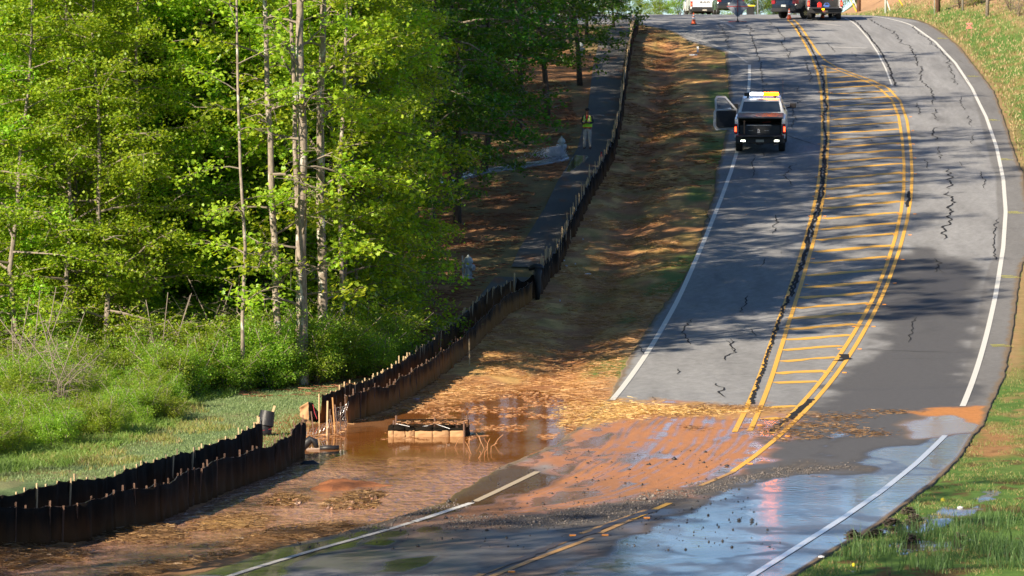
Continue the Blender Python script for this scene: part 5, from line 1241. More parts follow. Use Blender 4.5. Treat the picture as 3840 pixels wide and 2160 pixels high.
# detached piece standing in the pond
zc = lambda x, y: (1400 + x / 5.152, 1480 + y / 5.152)
ub, vb = zc(1000, 812); gx, gy = hit(ub, vb, lambda x, y: W(x, y)); k_ = gy / FPX
br = empty('fence_section', (gx, gy, WLEV)); tag(br, 'torn-off mud-caked fence section standing alone in the brown pond', 'fence section')
def c3(x, y, dy=0): u, v = zc(x, y); return ((u - ub) * k_, dy, (vb - v) * k_)
cuts = [(285, 600, .0), (400, 575, -.02), (620, 610, .0), (800, 650, .05), (1150, 618, -.02), (1480, 662, .05), (1770, 640, .0)]
for (xa, ta, da), (xb, tb, db) in zip(cuts[:-1], cuts[1:]):
    mi = lambda a_: c3(a_, 695 if a_ > 350 else 710)
    fabric_sheet('fabric_panel', [c3(xa, 850, da), c3(xb, 850, db), c3(xb, 690, db), c3(xa, 700, da)], M_FABO, br, 9, .016, int(xa), .08)
    fabric_sheet('fabric_panel', [c3(xa, 702, da - .004), c3(xb, 692, db - .004), c3(xb, tb, db + .02), c3(xa, ta, da + .02)], M_FABK, br, 8, .03, int(xa) + 3, .95)
fabric_sheet('back_panel', [c3(420, 800, .7), c3(1180, 800, .9), c3(1180, 520, .9), c3(440, 520, .7)], M_FABK, br, 10, .03, 9, .9)
fabric_sheet('back_panel', [c3(1180, 800, .9), c3(1850, 800, .6), c3(1835, 520, .6), c3(1180, 520, .9)], M_FABK, br, 10, .03, 10, .9)
fabric_sheet('side_panel', [c3(1770, 850, 0), c3(1860, 800, .6), c3(1840, 560, .6), c3(1775, 640, 0)], M_FABK, br, 8, .03, 11, .5)
fabric_sheet('side_panel', [c3(285, 850, 0), c3(400, 800, .7), c3(410, 560, .7), c3(290, 600, 0)], M_FABK, br, 8, .03, 12, .5)
for (xa, ya, xb, yb, dy) in [(418, 840, 438, 445, .3), (385, 800, 392, 530, .15), (1183, 840, 1182, 498, .45), (1640, 820, 1585, 540, .3), (1758, 840, 1755, 535, -.03), (1830, 780, 1805, 455, .55)]:
    MB().tube([c3(xa, ya, dy), c3(xb, yb - 25, dy)], .024, 5).build('post', M_RUST, br)
MB().tube([c3(1190, 580, .4), c3(1250, 600, .3), c3(1480, 655, -.02)], .008, 4).build('cord', M_CABLE, br); MB().tube([c3(440, 565, .1), c3(600, 590, 0), c3(700, 612, -.02)], .007, 4).build('cord', M_CABLE, br); MB().tube([c3(1180, 575, .4), c3(1050, 610, .2), c3(950, 625, .2)], .007, 4).build('cord', M_CABLE, br)
X = np.array([c3(x_, 600)[0] for x_ in rng.uniform(420, 1800, 260)]) + gx; Y = gy + rng.uniform(.05, .6, 260)
tag(straws('caught_straw', X, Y, .16, .007, M_STRAW, rng, zf=lambda X, Y: X * 0 + WLEV + .27, label='straw caught on top of the torn-off fence section', cat='straw', lift=.06, aniso=1), kind='stuff')
# weed stalks poking out of the pond
mb = MB()
for (x_, y_) in zc(1815, 970), zc(1850, 960), zc(2085, 920), zc(2225, 960), zc(2320, 970), zc(2150, 1040), zc(2190, 1030), zc(2270, 1110), zc(1900, 1150), zc(2140, 1200), zc(1560, 1020), zc(1425, 980), zc(1850, 1220), zc(2020, 1225), zc(2200, 1075):
    X_, Y_ = hit(x_, y_, lambda x, y: W(x, y)); a_ = rng.normal(0, .5); L_ = rng.uniform(.12, .35)
    mb.tube([(X_, Y_, WLEV - .03), (X_ + L_ * .5 * math.sin(a_), Y_, WLEV + L_ * .5), (X_ + L_ * math.sin(a_) + rng.normal(0, .04), Y_, WLEV + L_ * .8)], .006, 4)
o = mb.build('weed_stalks', M_STRAW, None); tag(o, 'dry weed stalks poking out of the brown pond', 'weeds', kind='stuff')

# ------------------------------------------------------------------ hydrants
M_HYD = mat('silver_hydrant_paint', (.36, .40, .38), .5, .2, var=.15); M_HYDC = mat('hydrant_cap', (.45, .47, .47), .4, .4)
def hydrant(g, rz, label, sc=1.0, post=None, col=None):
    t = empty('fire_hydrant', g, (0, 0, rz), sc); tag(t, label, 'fire hydrant')
    m_ = col or M_HYD
    MB().lathe([(.20, 0), (.20, .035), (.13, .045), (.125, .12), (.15, .13), (.15, .16), (.12, .17), (.12, .52), (.16, .54), (.16, .575)], 16).build('barrel', m_, t, False)
    MB().lathe([(.165, .575), (.165, .60), (.145, .63), (.12, .69), (.07, .735), (.035, .75), (.03, .80), (.0, .81)], 16).build('bonnet', m_, t)
    R90 = Matrix.Rotation(math.radians(90), 4, 'Y')
    for s, r in ((1, .055), (-1, .055)): MB().lathe([(r, 0), (r, .06), (r + .02, .065), (r + .02, .11), (.02, .115), (.02, .14)], 12, 0, Matrix.Translation((s * .10, 0, .42)) @ (R90 if s > 0 else Matrix.Rotation(math.radians(-90), 4, 'Y'))).build('hose_nozzle', M_HYDC, t)
    MB().lathe([(.075, 0), (.075, .07), (.10, .075), (.10, .13), (.025, .135), (.025, .16)], 14, 0, Matrix.Translation((0, -.10, .38)) @ Matrix.Rotation(math.radians(90), 4, 'X')).build('pumper_nozzle', M_HYDC, t)
    return t
Z_ = lambda x, y: (1900 + x / 3.623, 360 + y / 3.623)
gh = G(*Z_(745, 815)); HY = hydrant(gh, math.radians(35), 'open silver hydrant gushing water beside the path worker', 1.05)
hydrant(G(*Z2((1805, 425))[0]), .9, 'far silver hydrant on a tall barrel near the top of the clearing', 1.0)
hydrant(G(*Z4((958, 655))[0]), .9, 'near hydrant with a reddish ring half hidden by a grey post', 1.0)
stick('marker_post', Z4((920, 662))[0], Z4((914, 480))[0], .055, mat('weathered_post', (.27, .27, .26), .9, var=.3), 'weathered grey post in front of the near hydrant', 'post')
g = G(*Z4((958, 655))[0]); 
# gushing water: a fan of ballistic drops and streaks falling to the ground
rg = np.random.default_rng(5); n = 15000
src = np.array([gh.x - .04, gh.y - .16, gh.z + .42])
az = rg.uniform(math.radians(165), math.radians(305), n); sp = rg.gamma(2.2, .9, n) * (1.15 - .7 * np.abs((az - math.radians(205)) / 1.6)); tt = rg.uniform(0, .36, n); vz = rg.normal(-.55, .3, n)
Pw = src + np.stack([np.cos(az) * sp * tt, np.sin(az) * sp * tt * 1.2, vz * tt - 4.9 * tt ** 2], 1); ok_ = Pw[:, 2] > H(Pw[:, 0], Pw[:, 1]) + .005
Pw = Pw[ok_]; az = az[ok_]; sp = sp[ok_]; tt = tt[ok_]; vz = vz[ok_]
vel = np.stack([np.cos(az) * sp, np.sin(az) * sp, vz - 9.8 * tt], 1); vel /= np.linalg.norm(vel, axis=1)[:, None]
L = rg.uniform(.02, .07, len(Pw))[:, None]; sd = np.cross(vel, rg.normal(0, 1, (len(Pw), 3))); sd /= np.linalg.norm(sd, axis=1)[:, None]; sd2 = np.cross(vel, sd); w_ = rg.uniform(.004, .010, len(Pw))[:, None]
V = np.stack([Pw - vel * L, Pw + sd * w_, Pw - sd * w_ * .5 + sd2 * w_ * .86, Pw - sd * w_ * .5 - sd2 * w_ * .86, Pw + vel * L], 1).reshape(-1, 3); b_ = (np.arange(len(Pw)) * 5)[:, None]
F = np.concatenate([b_ + np.array(f_)[None] for f_ in [(0, 1, 2), (0, 2, 3), (0, 3, 1), (4, 2, 1), (4, 3, 2), (4, 1, 3)]])
M_SPRAY = mat('white_water', (.78, .82, .88), .3)
tag(link('water_spray', npmesh('water_spray', V, F, M_SPRAY)), 'white water spraying from the open hydrant', 'water', kind='stuff')
ws = G0([Z_(760, 700), Z_(855, 845), Z_(800, 880), Z_(600, 930), Z_(400, 950), Z_(300, 960), Z_(380, 900), Z_(560, 820), Z_(650, 740)])
ru = G0([Z_(850, 850), Z_(780, 880), Z_(600, 925), Z_(420, 955), Z_(200, 985), Z_(0, 1010)] + Z2((1050, 1320), (900, 1370))); rl_ = G0([Z_(800, 790), Z_(680, 820), Z_(520, 860), Z_(400, 900), Z_(200, 930), Z_(0, 960)] + Z2((1050, 1285), (900, 1330)))
M_FOAM = mat('foamy_runoff', (.24, .26, .30), .15, bump=1.0, bscale=9, var=.35)
m_ = 40; tq = np.linspace(0, 1, m_)
def par_(P): s_ = np.concatenate([[0], np.cumsum(np.hypot(*(P[1:] - P[:-1]).T))]); s_ /= s_[-1]; return np.stack([np.interp(tq, s_, P[:, 0]), np.interp(tq, s_, P[:, 1])], 1)
A_, B_ = par_(ru), par_(rl_); qv = np.linspace(0, 1, 12); PP = A_[:, None] * (1 - qv[None, :, None]) + B_[:, None] * qv[None, :, None]
X = PP[..., 0].ravel(); Y = PP[..., 1].ravel(); ed = (np.minimum(qv, 1 - qv) * 2)[None].repeat(m_, 0).ravel(); Zw = H(X, Y) - .02 + .06 * np.minimum(1, ed * 3) + .03 * fbm(X * 6, Y * 4, 8, 3)
i = np.arange(m_ - 1)[:, None] * 12 + np.arange(11)[None]
o = link('runoff_stream', npmesh('runoff_stream', np.stack([X, Y, Zw], 1), np.stack([i, i + 12, i + 13, i + 1], -1).reshape(-1, 4), M_FOAM, True)); tag(o, kind='structure')

# ------------------------------------------------------------------ litter on the verge
M_LIT = mat('white_litter', (.62, .63, .66), .5)
def scrap(u, v, w, h, label, cat='litter', flat=True, mtl=None, name='litter'):
    g = G(u, v); k = g.y / FPX; w *= k; rgx = np.random.default_rng(int(u)); n = 9
    P = []; 
    for j in range(n): a = 2 * math.pi * j / n; rr = rgx.uniform(.75, 1.1); P.append((math.cos(a) * w / 2 * rr, math.sin(a) * w * .6 * rr, .015 + rgx.uniform(0, h * k)))
    mb = MB(); c = (0, 0, .03 + h * k * .8); mb.add(P + [c] + [(p[0] * .97, p[1] * .97, 0) for p in P], [(j, (j + 1) % n, n) for j in range(n)] + [(j + n + 1, (j + 1) % n + n + 1, (j + 1) % n, j) for j in range(n)])
    o = mb.build(name, mtl or M_LIT); o.location = g; return tag(o, label, cat)
for x_, y_, w_, h_, lab in [(1862, 622, 52, 5, 'long flat white board lying in the verge below the black bundle'), (1698, 565, 22, 12, 'crumpled white plastic bag by the black bundle'), (1765, 545, 12, 4, 'small white scrap right of the crumpled bag'), (1680, 520, 18, 2, 'thin white strip above the crumpled bag'), (1824, 362, 11, 5, 'white cup-like scrap on the verge beside the fence'), (1888, 218, 9, 3, 'tiny white scrap highest on the verge beside the fence'), (1650, 825, 10, 8, 'bluish scrap at the shade edge of the verge')]:
    scrap(*Z4((x_, y_))[0], w_ / 2.0, h_ / 2, lab)
scrap(*Z1((360, 372))[0], 34, 4, 'white slab cover on the verge under the small marker', 'utility cover', name='utility_cover')
stick('verge_marker', Z1((387, 352))[0], Z1((387, 312))[0], .05, M_LIT, 'little white marker post at the slab cover near the crest', 'marker')
scrap(*Z8((1070, 1168))[0], 26, 1, 'flat white scrap at the edge of the near asphalt', 'litter')
scrap(*Z8((2100, 805))[0], 24, 3, 'white crushed carton in the boggy grass', 'litter')
M_YC = mat('yellow_scrap', (.55, .48, .03), .5)
scrap(*Z8((1975, 750))[0], 20, 8, 'yellow leaf-like scrap in the boggy grass', 'litter', mtl=M_YC); scrap(*Z8((1312, 1235))[0], 16, 8, 'yellow scrap in the nearest grass', 'litter', mtl=M_YC)
scrap(*ZP((1700, 265))[0], 26, 8, 'purple-grey piece of pipe by the foot of the upper fence', 'litter', mtl=mat('purple_grey', (.30, .24, .28), .6))
scrap(*Z4((1965, 1370))[0], 32, 3, 'dark broken stick on the gravel beside the lane line', 'stick', mtl=M_BARKD, name='stick')
for x_, y_, w_ in [(1310, 1018, 50), (1600, 935, 60), (1760, 905, 50), (1480, 1020, 60), (1720, 850, 40), (2100, 1050, 44), (1740, 1060, 30)]:
    g = G(*Z8((x_, y_))[0]); k = g.y / FPX; r_ = w_ / 2 / 1.98 * k; rgx = np.random.default_rng(x_)
    X = g.x + rgx.normal(0, r_ * .8, 260); Y = g.y + rgx.normal(0, r_ * 1.5, 260)
    straws('root_clod', X, Y, .16, .012, M_BARKD, rgx, zf=lambda X, Y: H(X, Y) + .07 * np.exp(-((X - g.x) / r_) ** 2), label='dark clods of torn roots and mud on the near right shoulder', cat='debris', lift=.06, aniso=1.5)

# ------------------------------------------------------------------ cones, diamond sign, poles
M_ORG = mat('cone_orange', (.75, .10, .02), .45); M_REFL = mat('reflective_white', (.75, .75, .75), .35); M_BLKR = mat('black_rubber', (.02, .02, .02), .8)
def cone(u, v, label):
    t = empty('traffic_cone', G(u, v)); tag(t, label, 'traffic cone', 'traffic cones at the crest')
    MB().box(-.19, .19, -.19, .19, .0, .035).build('base', M_BLKR, t, bevel=.01)
    MB().lathe([(.155, .035), (.14, .05), (.115, .20), (.098, .30), (.06, .52), (.033, .70), (.02, .71)], 20).build('body', M_ORG, t, True)
    MB().lathe([(.1005, .30), (.078, .43)], 20).build('collar', M_REFL, t, True); MB().lathe([(.0665, .50), (.052, .58)], 20).build('collar', M_REFL, t, True)
cone(*Z1((360, 163))[0], 'orange cone standing alone left of the diamond sign')
cone(*Z1((1000, 133))[0], 'orange cone at the end of the yellow centre lines')
cone(*Z1((1225, 124))[0], 'orange cone seen underneath the crest pickup')
g = G(*Z1((655, 150))[0]); t = empty('road_work_sign', g, (0, 0, -.05)); tag(t, 'back of a grey fabric diamond sign with red cross ribs on a folding stand', 'road sign')
s_ = .68; zc_ = .98; M_SGN = mat('sign_fabric_back', (.19, .215, .26), .7, var=.1); M_RIB = mat('red_rib', (.40, .03, .025), .5)
MB().add([(0, -.0, zc_ - s_), (s_, 0, zc_), (0, 0, zc_ + s_), (-s_, 0, zc_), (0, .012, zc_ - s_), (s_, .012, zc_), (0, .012, zc_ + s_), (-s_, .012, zc_)], [(0, 1, 2, 3), (7, 6, 5, 4), (0, 4, 5, 1), (1, 5, 6, 2), (2, 6, 7, 3), (3, 7, 4, 0)]).build('panel', M_SGN, t)
MB().box(-s_ + .02, s_ - .02, -.02, -.004, zc_ - .02, zc_ + .02).build('rib', M_RIB, t); MB().box(-.02, .02, -.022, -.006, zc_ - s_ + .1, zc_ + s_).build('rib', M_RIB, t)
MB().tube([(0, -.01, .08), (0, -.01, zc_ - s_ + .35)], .025, 8).build('mast', mat('dark_metal', (.04, .04, .045), .4, .6), t)
for sx in (-1, 1): MB().tube([(0, -.02, .09), (sx * .56, -.05, .03)], .02, 6).build('leg', M_RIB, t)
for sy in (-1, 1): MB().tube([(0, 0, .09), (sy * .1, sy * .5, .03)], .02, 6).build('leg', M_BLKR, t)
MB().tube([(0, -.02, .02), (0, -.02, .2)], .045, 8).build('spring_hub', M_BLKR, t)
def pole(u, v, r, h, mtl, label, cat='pole', name='utility_pole', lean=0):
    g = G(u, v); o = MB().tube([(0, 0, -.3), (lean * .5, 0, h / 2), (lean, 0, h)], [r, r * .93, r * .85], 12).build(name, mtl, None, True); o.location = g; return tag(o, label, cat)
M_POLE = bark('pole_wood', (.17, .085, .055), (.10, .055, .04)); M_GALV = mat('galvanised', (.50, .51, .52), .45, .4)
pole(*Z1((1468, 78))[0], .15, 9, M_POLE, 'dark brown utility pole with the yellow guy guard at the crest'); pole(*Z1((1999, 82))[0], .15, 9, M_POLE, 'dark brown utility pole farther right on the grassy bank')
pole(*Z1((1648, 88))[0], .085, 8, mat('pale_pole', (.60, .62, .60), .6), 'pale round pole between the two utility poles'); pole(*Z1((1975, 95))[0], .03, 3.0, M_GALV, 'thin dark sign post left of the second utility pole', name='sign_post')
pole(*Z1((790, 92))[0], .04, 4.0, M_GALV, 'thin galvanised post behind the diamond sign', name='sign_post'); pole(*Z1((2165, 70))[0], .07, 6, mat('grey_pole', (.25, .23, .2), .8), 'grey weathered post near the top right of the bank', name='sign_post')
M_YG = mat('yellow_guy_guard', (.75, .55, .02), .5); M_WG = mat('white_guy_guard', (.7, .7, .68), .5)
def guy(u, v, u2, v2, mtl, label):
    g = G(u, v); p = px2(g, u, v, u2, v2) * 2.2; o = MB().tube([(0, 0, -.05), p], .035, 8).build('guy_guard', mtl); o.location = g; return tag(o, label, 'guy wire guard')
guy(*Z1((1455, 78))[0], *Z1((1415, 0))[0], M_YG, 'yellow guard on the guy wire left of the first utility pole'); guy(*Z1((1462, 74))[0], *Z1((1435, 0))[0], M_WG, 'white guard on the guy wire left of the first utility pole')
guy(*Z1((1680, 72))[0], *Z1((1655, 0))[0], M_WG, 'white guy wire guard beside the pale pole'); guy(*Z1((1770, 44))[0], *Z1((1740, 0))[0], M_YG, 'yellow guy wire guard right of the pale pole')
g = G(*Z1((2200, 250))[0]); t = empty('survey_flag', g); tag(t, 'pink ribbon tied in a cross on thin stakes on the dry bank', 'survey flag')
M_PINK = mat('pink_ribbon', (.80, .22, .20), .6)
for dx_ in (-.07, .22): MB().tube([(dx_, 0, -.05), (dx_, 0, .85)], .012, 5).build('stake', mat('thin_stake', (.35, .2, .15)), t)
mb = MB(); mb.box(-.1, .26, -.01, 0, .78, .84); mb.box(-.1, .26, -.012, -.002, .52, .57); mb.build('ribbon', M_PINK, t)
mb = MB(); mb.tube([(-.07, -.01, .55), (.22, -.01, .82)], .03, 4); mb.tube([(-.07, -.012, .82), (.22, -.012, .55)], .03, 4); mb.build('ribbon_cross', M_PINK, t)
stick('marker_stake', Z2((1750, 530))[0], Z2((1749, 448))[0], .018, mat('orange_stake', (.5, .12, .04), .7), 'thin orange marker stake in the clearing below the far hydrant', 'stake')
stick('marker_stake', Z_(1287, 860), Z_(1287, 757), .03, mat('red_stake', (.5, .03, .03), .6), 'red-painted stake in the fence line below the worker', 'stake')
# overhead wire crossing the top left corner
mb = MB(); mb.tube([(-16.0, 92, 10.15 + .0), (-11.6, 92.0, 10.95), (-9, 92, 11.5), (0, 92, 14.0)], .014, 5); o = mb.build('overhead_wire', mat('cable', (.30, .42, .38), .5)); tag(o, 'taut overhead cable across the top left corner of the wood', 'cable')

# ------------------------------------------------------------------ vehicles
M_WP = mat('white_car_paint', (.70, .71, .73), .25, coat=.6); M_BLKP = mat('black_plastic', (.015, .015, .016), .5); M_DKP = mat('dark_blue_black_paint', (.012, .018, .028), .2, coat=.8)
M_GLS = mat('dark_glass', (.015, .02, .025), .04, spec=.8); M_TYRE = mat('tyre_rubber', (.018, .018, .018), .85); M_RIM = mat('alloy', (.55, .56, .58), .3, .9); M_CHR = mat('chrome', (.75, .76, .78), .12, 1.0)
M_TRED = mat('tail_lamp_lens', (.22, .008, .01), .2); M_TLIT = mat('lit_tail_lamp', (.6, .02, .01), .3, emit=(1, .06, .02), es=3.5); M_RLIT = mat('lit_reversing_lamp', (.9, .9, .8), .3, emit=(.95, 1, .80), es=4.5)
M_LW = mat('white_strobe', (.9, .9, .9), .2, emit=(.92, .96, 1.0), es=5); M_LA = mat('amber_strobe', (.9, .4, .05), .2, emit=(1.0, .19, .0), es=24)
M_DGR = mat('grey_vinyl', (.10, .11, .125), .55); M_PLATE = mat('licence_plate', (.45, .42, .36), .5); M_INT = mat('dark_trim', (.03, .035, .045), .7)
def wheel(t, x, y, r=.40, w=.27, rim=True):
    s = 1 if x > 0 else -1
    wt = MB().lathe([(r * .62, -w / 2), (r * .93, -w / 2), (r, -w * .34), (r, w * .34), (r * .93, w / 2), (r * .62, w / 2), (r * .60, w * .30)], 28, 0, Matrix.Translation((x, y, r)) @ Matrix.Rotation(math.radians(90 * s), 4, 'Y')).build('wheel', M_TYRE, t)
    if rim:
        mb = MB(); M_ = Matrix.Translation((x, y, r)) @ Matrix.Rotation(math.radians(90 * s), 4, 'Y')
        mb.lathe([(r * .62, w * .1), (r * .62, w * .40), (r * .56, w * .42), (r * .55, w * .2)], 24, 0, M_)
        for k in range(6):
            R_ = M_ @ Matrix.Rotation(k * math.pi / 3, 4, 'Z'); mb.box(-.035, .035, 0, r * .58, w * .26, w * .36, 0, R_)
        mb.lathe([(.07, w * .2), (.07, w * .40), (.03, w * .42)], 12, 0, M_); mb.build('rim', M_RIM, wt)
    return wt
def arch(yc, r, z0, n=10, rev=False):
    """points of a wheel arch from rear to front"""
    a0 = math.asin(min(1, max(0, (z0 - .40) / r))); return [(yc - r * math.cos(a0 + (math.pi - 2 * a0) * k / n), .40 + r * math.sin(a0 + (math.pi - 2 * a0) * k / n)) for k in range(n + 1)]
def pickup(loc, rz, label, tailgate='down', lightbar=False, door_open=False, sc=1.0, pitch=.0, letters=None, group=None):
    t = empty('pickup_truck', loc, (pitch, 0, rz), sc); tag(t, label, 'pickup truck', group)
    W_ = 1.02
    # bed sides with wheel arches
    side = [(.0, .62)] + arch(1.15, .50, .62) + [(2.05, .62), (2.05, 1.44), (.0, 1.42)]
    for s in (-1, 1): MB().slab(side, s * .88, s * W_).build('bed_side', M_WP, t, bevel=.03)
    for s in (-1, 1): MB().slab([(y_, z_) for y_, z_ in arch(1.15, .53, .55)] + [(y_, z_) for y_, z_ in reversed(arch(1.15, .49, .55))], s * .9, s * (W_ + .02)).build('arch_trim', M_BLKP, t)
    MB().box(-.88, .88, .02, 2.0, .68, .75).build('bed_floor', M_BLKP, t); MB().box(-.88, .88, 1.95, 2.03, .70, 1.42).build('bed_front', M_BLKP, t)
    # cab
    cab = [(2.06, .55, W_), (2.06, 1.40, W_), (2.10, 1.47, .97), (2.22, 1.98, .80), (2.40, 2.06, .76), (3.7, 2.07, .76), (4.35, 1.50, .92), (4.45, 1.42, W_), (4.45, .55, W_)]
    MB().hull(cab).build('cab', M_WP, t, bevel=.035)
    hood = [(4.44, .62), ] + arch(5.0, .50, .62) + [(5.62, .62), (5.80, .70), (5.82, 1.15), (5.70, 1.30), (4.44, 1.42)]
    MB().slab(hood, -W_, W_).build('front_body', M_WP, t, bevel=.05)
    MB().box(-.9, .9, .1, 5.7, .42, .62).build('chassis', M_BLKP, t)
    # glass
    MB().add([(-.80, 2.088, 1.53), (.80, 2.088, 1.53), (.71, 2.19, 1.94), (-.71, 2.19, 1.94), (-.80, 2.12, 1.53), (.80, 2.12, 1.53), (.71, 2.22, 1.94), (-.71, 2.22, 1.94)], [(0, 1, 2, 3), (0, 4, 5, 1), (1, 5, 6, 2), (2, 6, 7, 3), (3, 7, 4, 0)]).build('rear_window', M_GLS, t)
    for s in (-1, 1):
        MB().add([(s * .975, 2.35, 1.50), (s * .975, 3.2, 1.50), (s * .80, 3.2, 1.94), (s * .80, 2.45, 1.94), (s * .975, 3.25, 1.50), (s * .955, 4.15, 1.50), (s * .80, 3.65, 1.94), (s * .80, 3.25, 1.94)], [(0, 1, 2, 3), (4, 5, 6, 7)]).build('side_window', M_GLS, t)
        MB().box(min(s * 1.02, s * 1.03), max(s * 1.02, s * 1.03), 3.21, 3.225, .6, 1.45).build('door_gap', M_BLKP, t)
    MB().add([(-.88, 4.33, 1.53), (.88, 4.33, 1.53), (.74, 3.74, 2.03), (-.74, 3.74, 2.03)], [(0, 1, 2, 3)]).build('windscreen', M_GLS, t)
    for s in (-1, 1):
        for y_ in (1.15, 5.0): wheel(t, s * .87, y_)
        MB().box(-.13, .13, -.09, .09, -.10, .10, 0, Matrix.Translation((s * 1.27, 4.0, 1.62))).build('mirror', M_BLKP, t, bevel=.03) if not (door_open and s < 0) else None
        if not (door_open and s < 0): MB().tube([(s * 1.0, 4.05, 1.52), (s * 1.17, 4.02, 1.55)], .03, 6).build('mirror_arm', M_BLKP, t)
        lamp = MB().box(s * .90 if s > 0 else s * 1.03, s * 1.03 if s > 0 else s * .90, -.025, .16, .80, 1.22).build('tail_lamp', M_TRED, t, bevel=.02)
        MB().box(s * .985 - .035, s * .985 + .035, -.034, -.026, .90, 1.10).build('lit_lens', M_TLIT, lamp, bevel=.004)
    # rear bumper
    MB().slab([(-.22, .44), (-.22, .70), (-.16, .76), (.05, .76), (.05, .42)], -.98, .98).build('rear_bumper', M_BLKP, t, bevel=.03)
    MB().box(-.16, .16, -.232, -.222, .50, .60).build('licence_plate', M_PLATE, t)
    MB().tube([(-.12, .3, .42), (0, .9, .38), (0, 1.15, .40)], [.07, .12, .17], 10).build('differential', M_BLKP, t, True); MB().tube([(-.8, 1.15, .40), (.8, 1.15, .40)], .06, 8).build('rear_axle', M_BLKP, t, True)
    MB().tube([(.55, -.05, .37), (.75, .6, .38)], .035, 8).build('exhaust_pipe', mat('exhaust', (.25, .22, .2), .4, .9), t, True)
    MB().box(-.05, .05, -.34, -.1, .40, .46).build('hitch', M_BLKP, t)
    if tailgate == 'down':
        tg = MB().box(-.84, .84, -.56, -.03, .735, .80).build('tailgate', M_BLKP, t, bevel=.015)
        MB().box(-.80, .80, -.566, -.562, .75, .785).build('tailgate_edge', M_INT, tg)
    else:
        tg = MB().box(-.875, .875, -.015, .05, .78, 1.42).build('tailgate', M_WP, t, bevel=.02)
    if lightbar:
        for s in (-1, 1): MB().box(s * .68 - .09, s * .68 + .09, -.232, -.222, .52, .58).build('reversing_lamp', M_RLIT, t, bevel=.004)
        MB().box(-.93, .93, -.02, 1.95, 1.44, 1.50).build('bed_cover', M_DGR, t, bevel=.012)
        dr = MB().box(-.82, .82, .10, 1.8, .76, 1.14).build('drawer_unit', mat('drawer_plastic', (.02, .022, .025), .6), t, bevel=.01)
        for x_ in (-.37, .27): MB().box(x_ - .09, x_ + .09, .075, .095, .93, .95).build('handle', mat('handle_grey', (.25, .26, .28), .5), dr); MB().box(x_ - .10, x_ + .10, .088, .099, .955, 1.03).build('handle_recess', M_BLKP, dr)
        MB().box(-.54, .46, .085, .10, 1.145, 1.165).build('rail', mat('alu', (.5, .52, .56), .4, .5), dr)
        M_EM = mat('white_print', (.62, .62, .62), .6); mb = MB()
        mb.box(-.11, .01, .082, .09, .84, .87); mb.box(-.10, -.07, .082, .09, .885, .99); mb.box(-.10, -.03, .082, .09, .97, .995); mb.box(-.035, -.01, .082, .09, .90, .97); mb.box(-.07, -.01, .082, .09, .885, .905); mb.build('emblem', M_EM, dr)
        MB().box(-.66, -.61, .05, .09, .76, 1.35).build('shovel_handle', mat('shovel_wood', (.25, .14, .08), .7), t); MB().tube([(.1, .5, 1.22), (.42, .3, 1.27)], .02, 6).build('tool_handle', mat('red_tool', (.3, .05, .03), .5), t)
        MB().box(-.16, .16, 2.24, 2.27, 1.985, 2.03).build('brake_lamp', M_TRED, t)
        for x_ in (-.15, .15): MB().box(x_ - .05, x_ + .05, 2.215, 2.245, 1.995, 2.03).build('cargo_lamp', mat('cargo_lens', (.6, .6, .6), .3), t)
        lb_ = empty('light_bar', (0, 0, 0)); lb_.parent = t
        MB().box(-.70, .70, 2.45, 2.72, 2.13, 2.17).build('bar_base', M_BLKP, lb_, bevel=.01)
        MB().box(-.70, -.47, 2.45, 2.72, 2.172, 2.27).build('dark_module', M_BLKP, lb_, bevel=.02); MB().box(-.465, .06, 2.45, 2.72, 2.172, 2.27).build('white_module', M_LW, lb_, bevel=.02); MB().box(.065, .70, 2.45, 2.72, 2.172, 2.27).build('amber_module', M_LA, lb_, bevel=.02)
        for x_ in (-.55, .55): MB().box(x_ - .04, x_ + .04, 2.5, 2.65, 2.05, 2.13).build('foot', M_BLKP, lb_)
        MB().tube([(.85, 3.9, 2.0), (.86, 3.9, 2.75)], .008, 4).build('antenna', M_BLKP, t)
    if door_open:
        a = math.radians(62); hx, hy = -W_ - .01, 4.28
        dM = Matrix.Translation((hx, hy, 0)) @ Matrix.Rotation(-a, 4, 'Z')    # door runs along local -y
        d = empty('front_door', (0, 0, 0)); d.parent = t
        lo = [(-.02, .62), (-.02, 1.44), (-1.02, 1.46), (-1.08, 1.35), (-1.10, .80), (-.98, .60)]
        MB().slab(lo, -.05, .0, 0, dM).build('outer_skin', M_WP, d, bevel=.015)
        li = [(-.08, .70), (-.08, 1.40), (-.98, 1.42), (-1.0, .80), (-.9, .70)]
        MB().slab(li, .003, .07, 0, dM).build('inner_trim', M_INT, d, bevel=.02)
        fr = [(-.02, 1.44), (-.55, 2.0), (-.95, 2.03), (-1.04, 1.90), (-1.02, 1.46)]; f2 = [(-.14, 1.46), (-.58, 1.93), (-.92, 1.95), (-.97, 1.86), (-.96, 1.47)]
        mb = MB(); n = 5
        for x0_, mi in ((-.03, 0), (.02, 0)): mb.add([dM @ Vector((x0_, y_, z_)) for y_, z_ in fr + f2], [(k, (k + 1) % n, (k + 1) % n + n, k + n) for k in range(n)], mi)
        mb.add([dM @ Vector((x_, y_, z_)) for x_ in (-.03, .02) for y_, z_ in fr], [(k, (k + 1) % n, (k + 1) % n + n, k + n) for k in range(n)]); mb.add([dM @ Vector((x_, y_, z_)) for x_ in (-.03, .02) for y_, z_ in f2], [(k, (k + 1) % n, (k + 1) % n + n, k + n) for k in range(n)])
        mb.build('window_frame', M_WP, d)
        mb = MB(); mb.add([dM @ Vector((.005, y_, z_)) for y_, z_ in f2], [tuple(range(5))]); gm = mat('clear_side_glass', (.55, .6, .62), .03, trans=.95); mb.build('door_window', gm, d)
        MB().box(-.13, .0, -.18, .05, 1.44, 1.66, 0, dM).build('mirror', M_BLKP, d, bevel=.03)
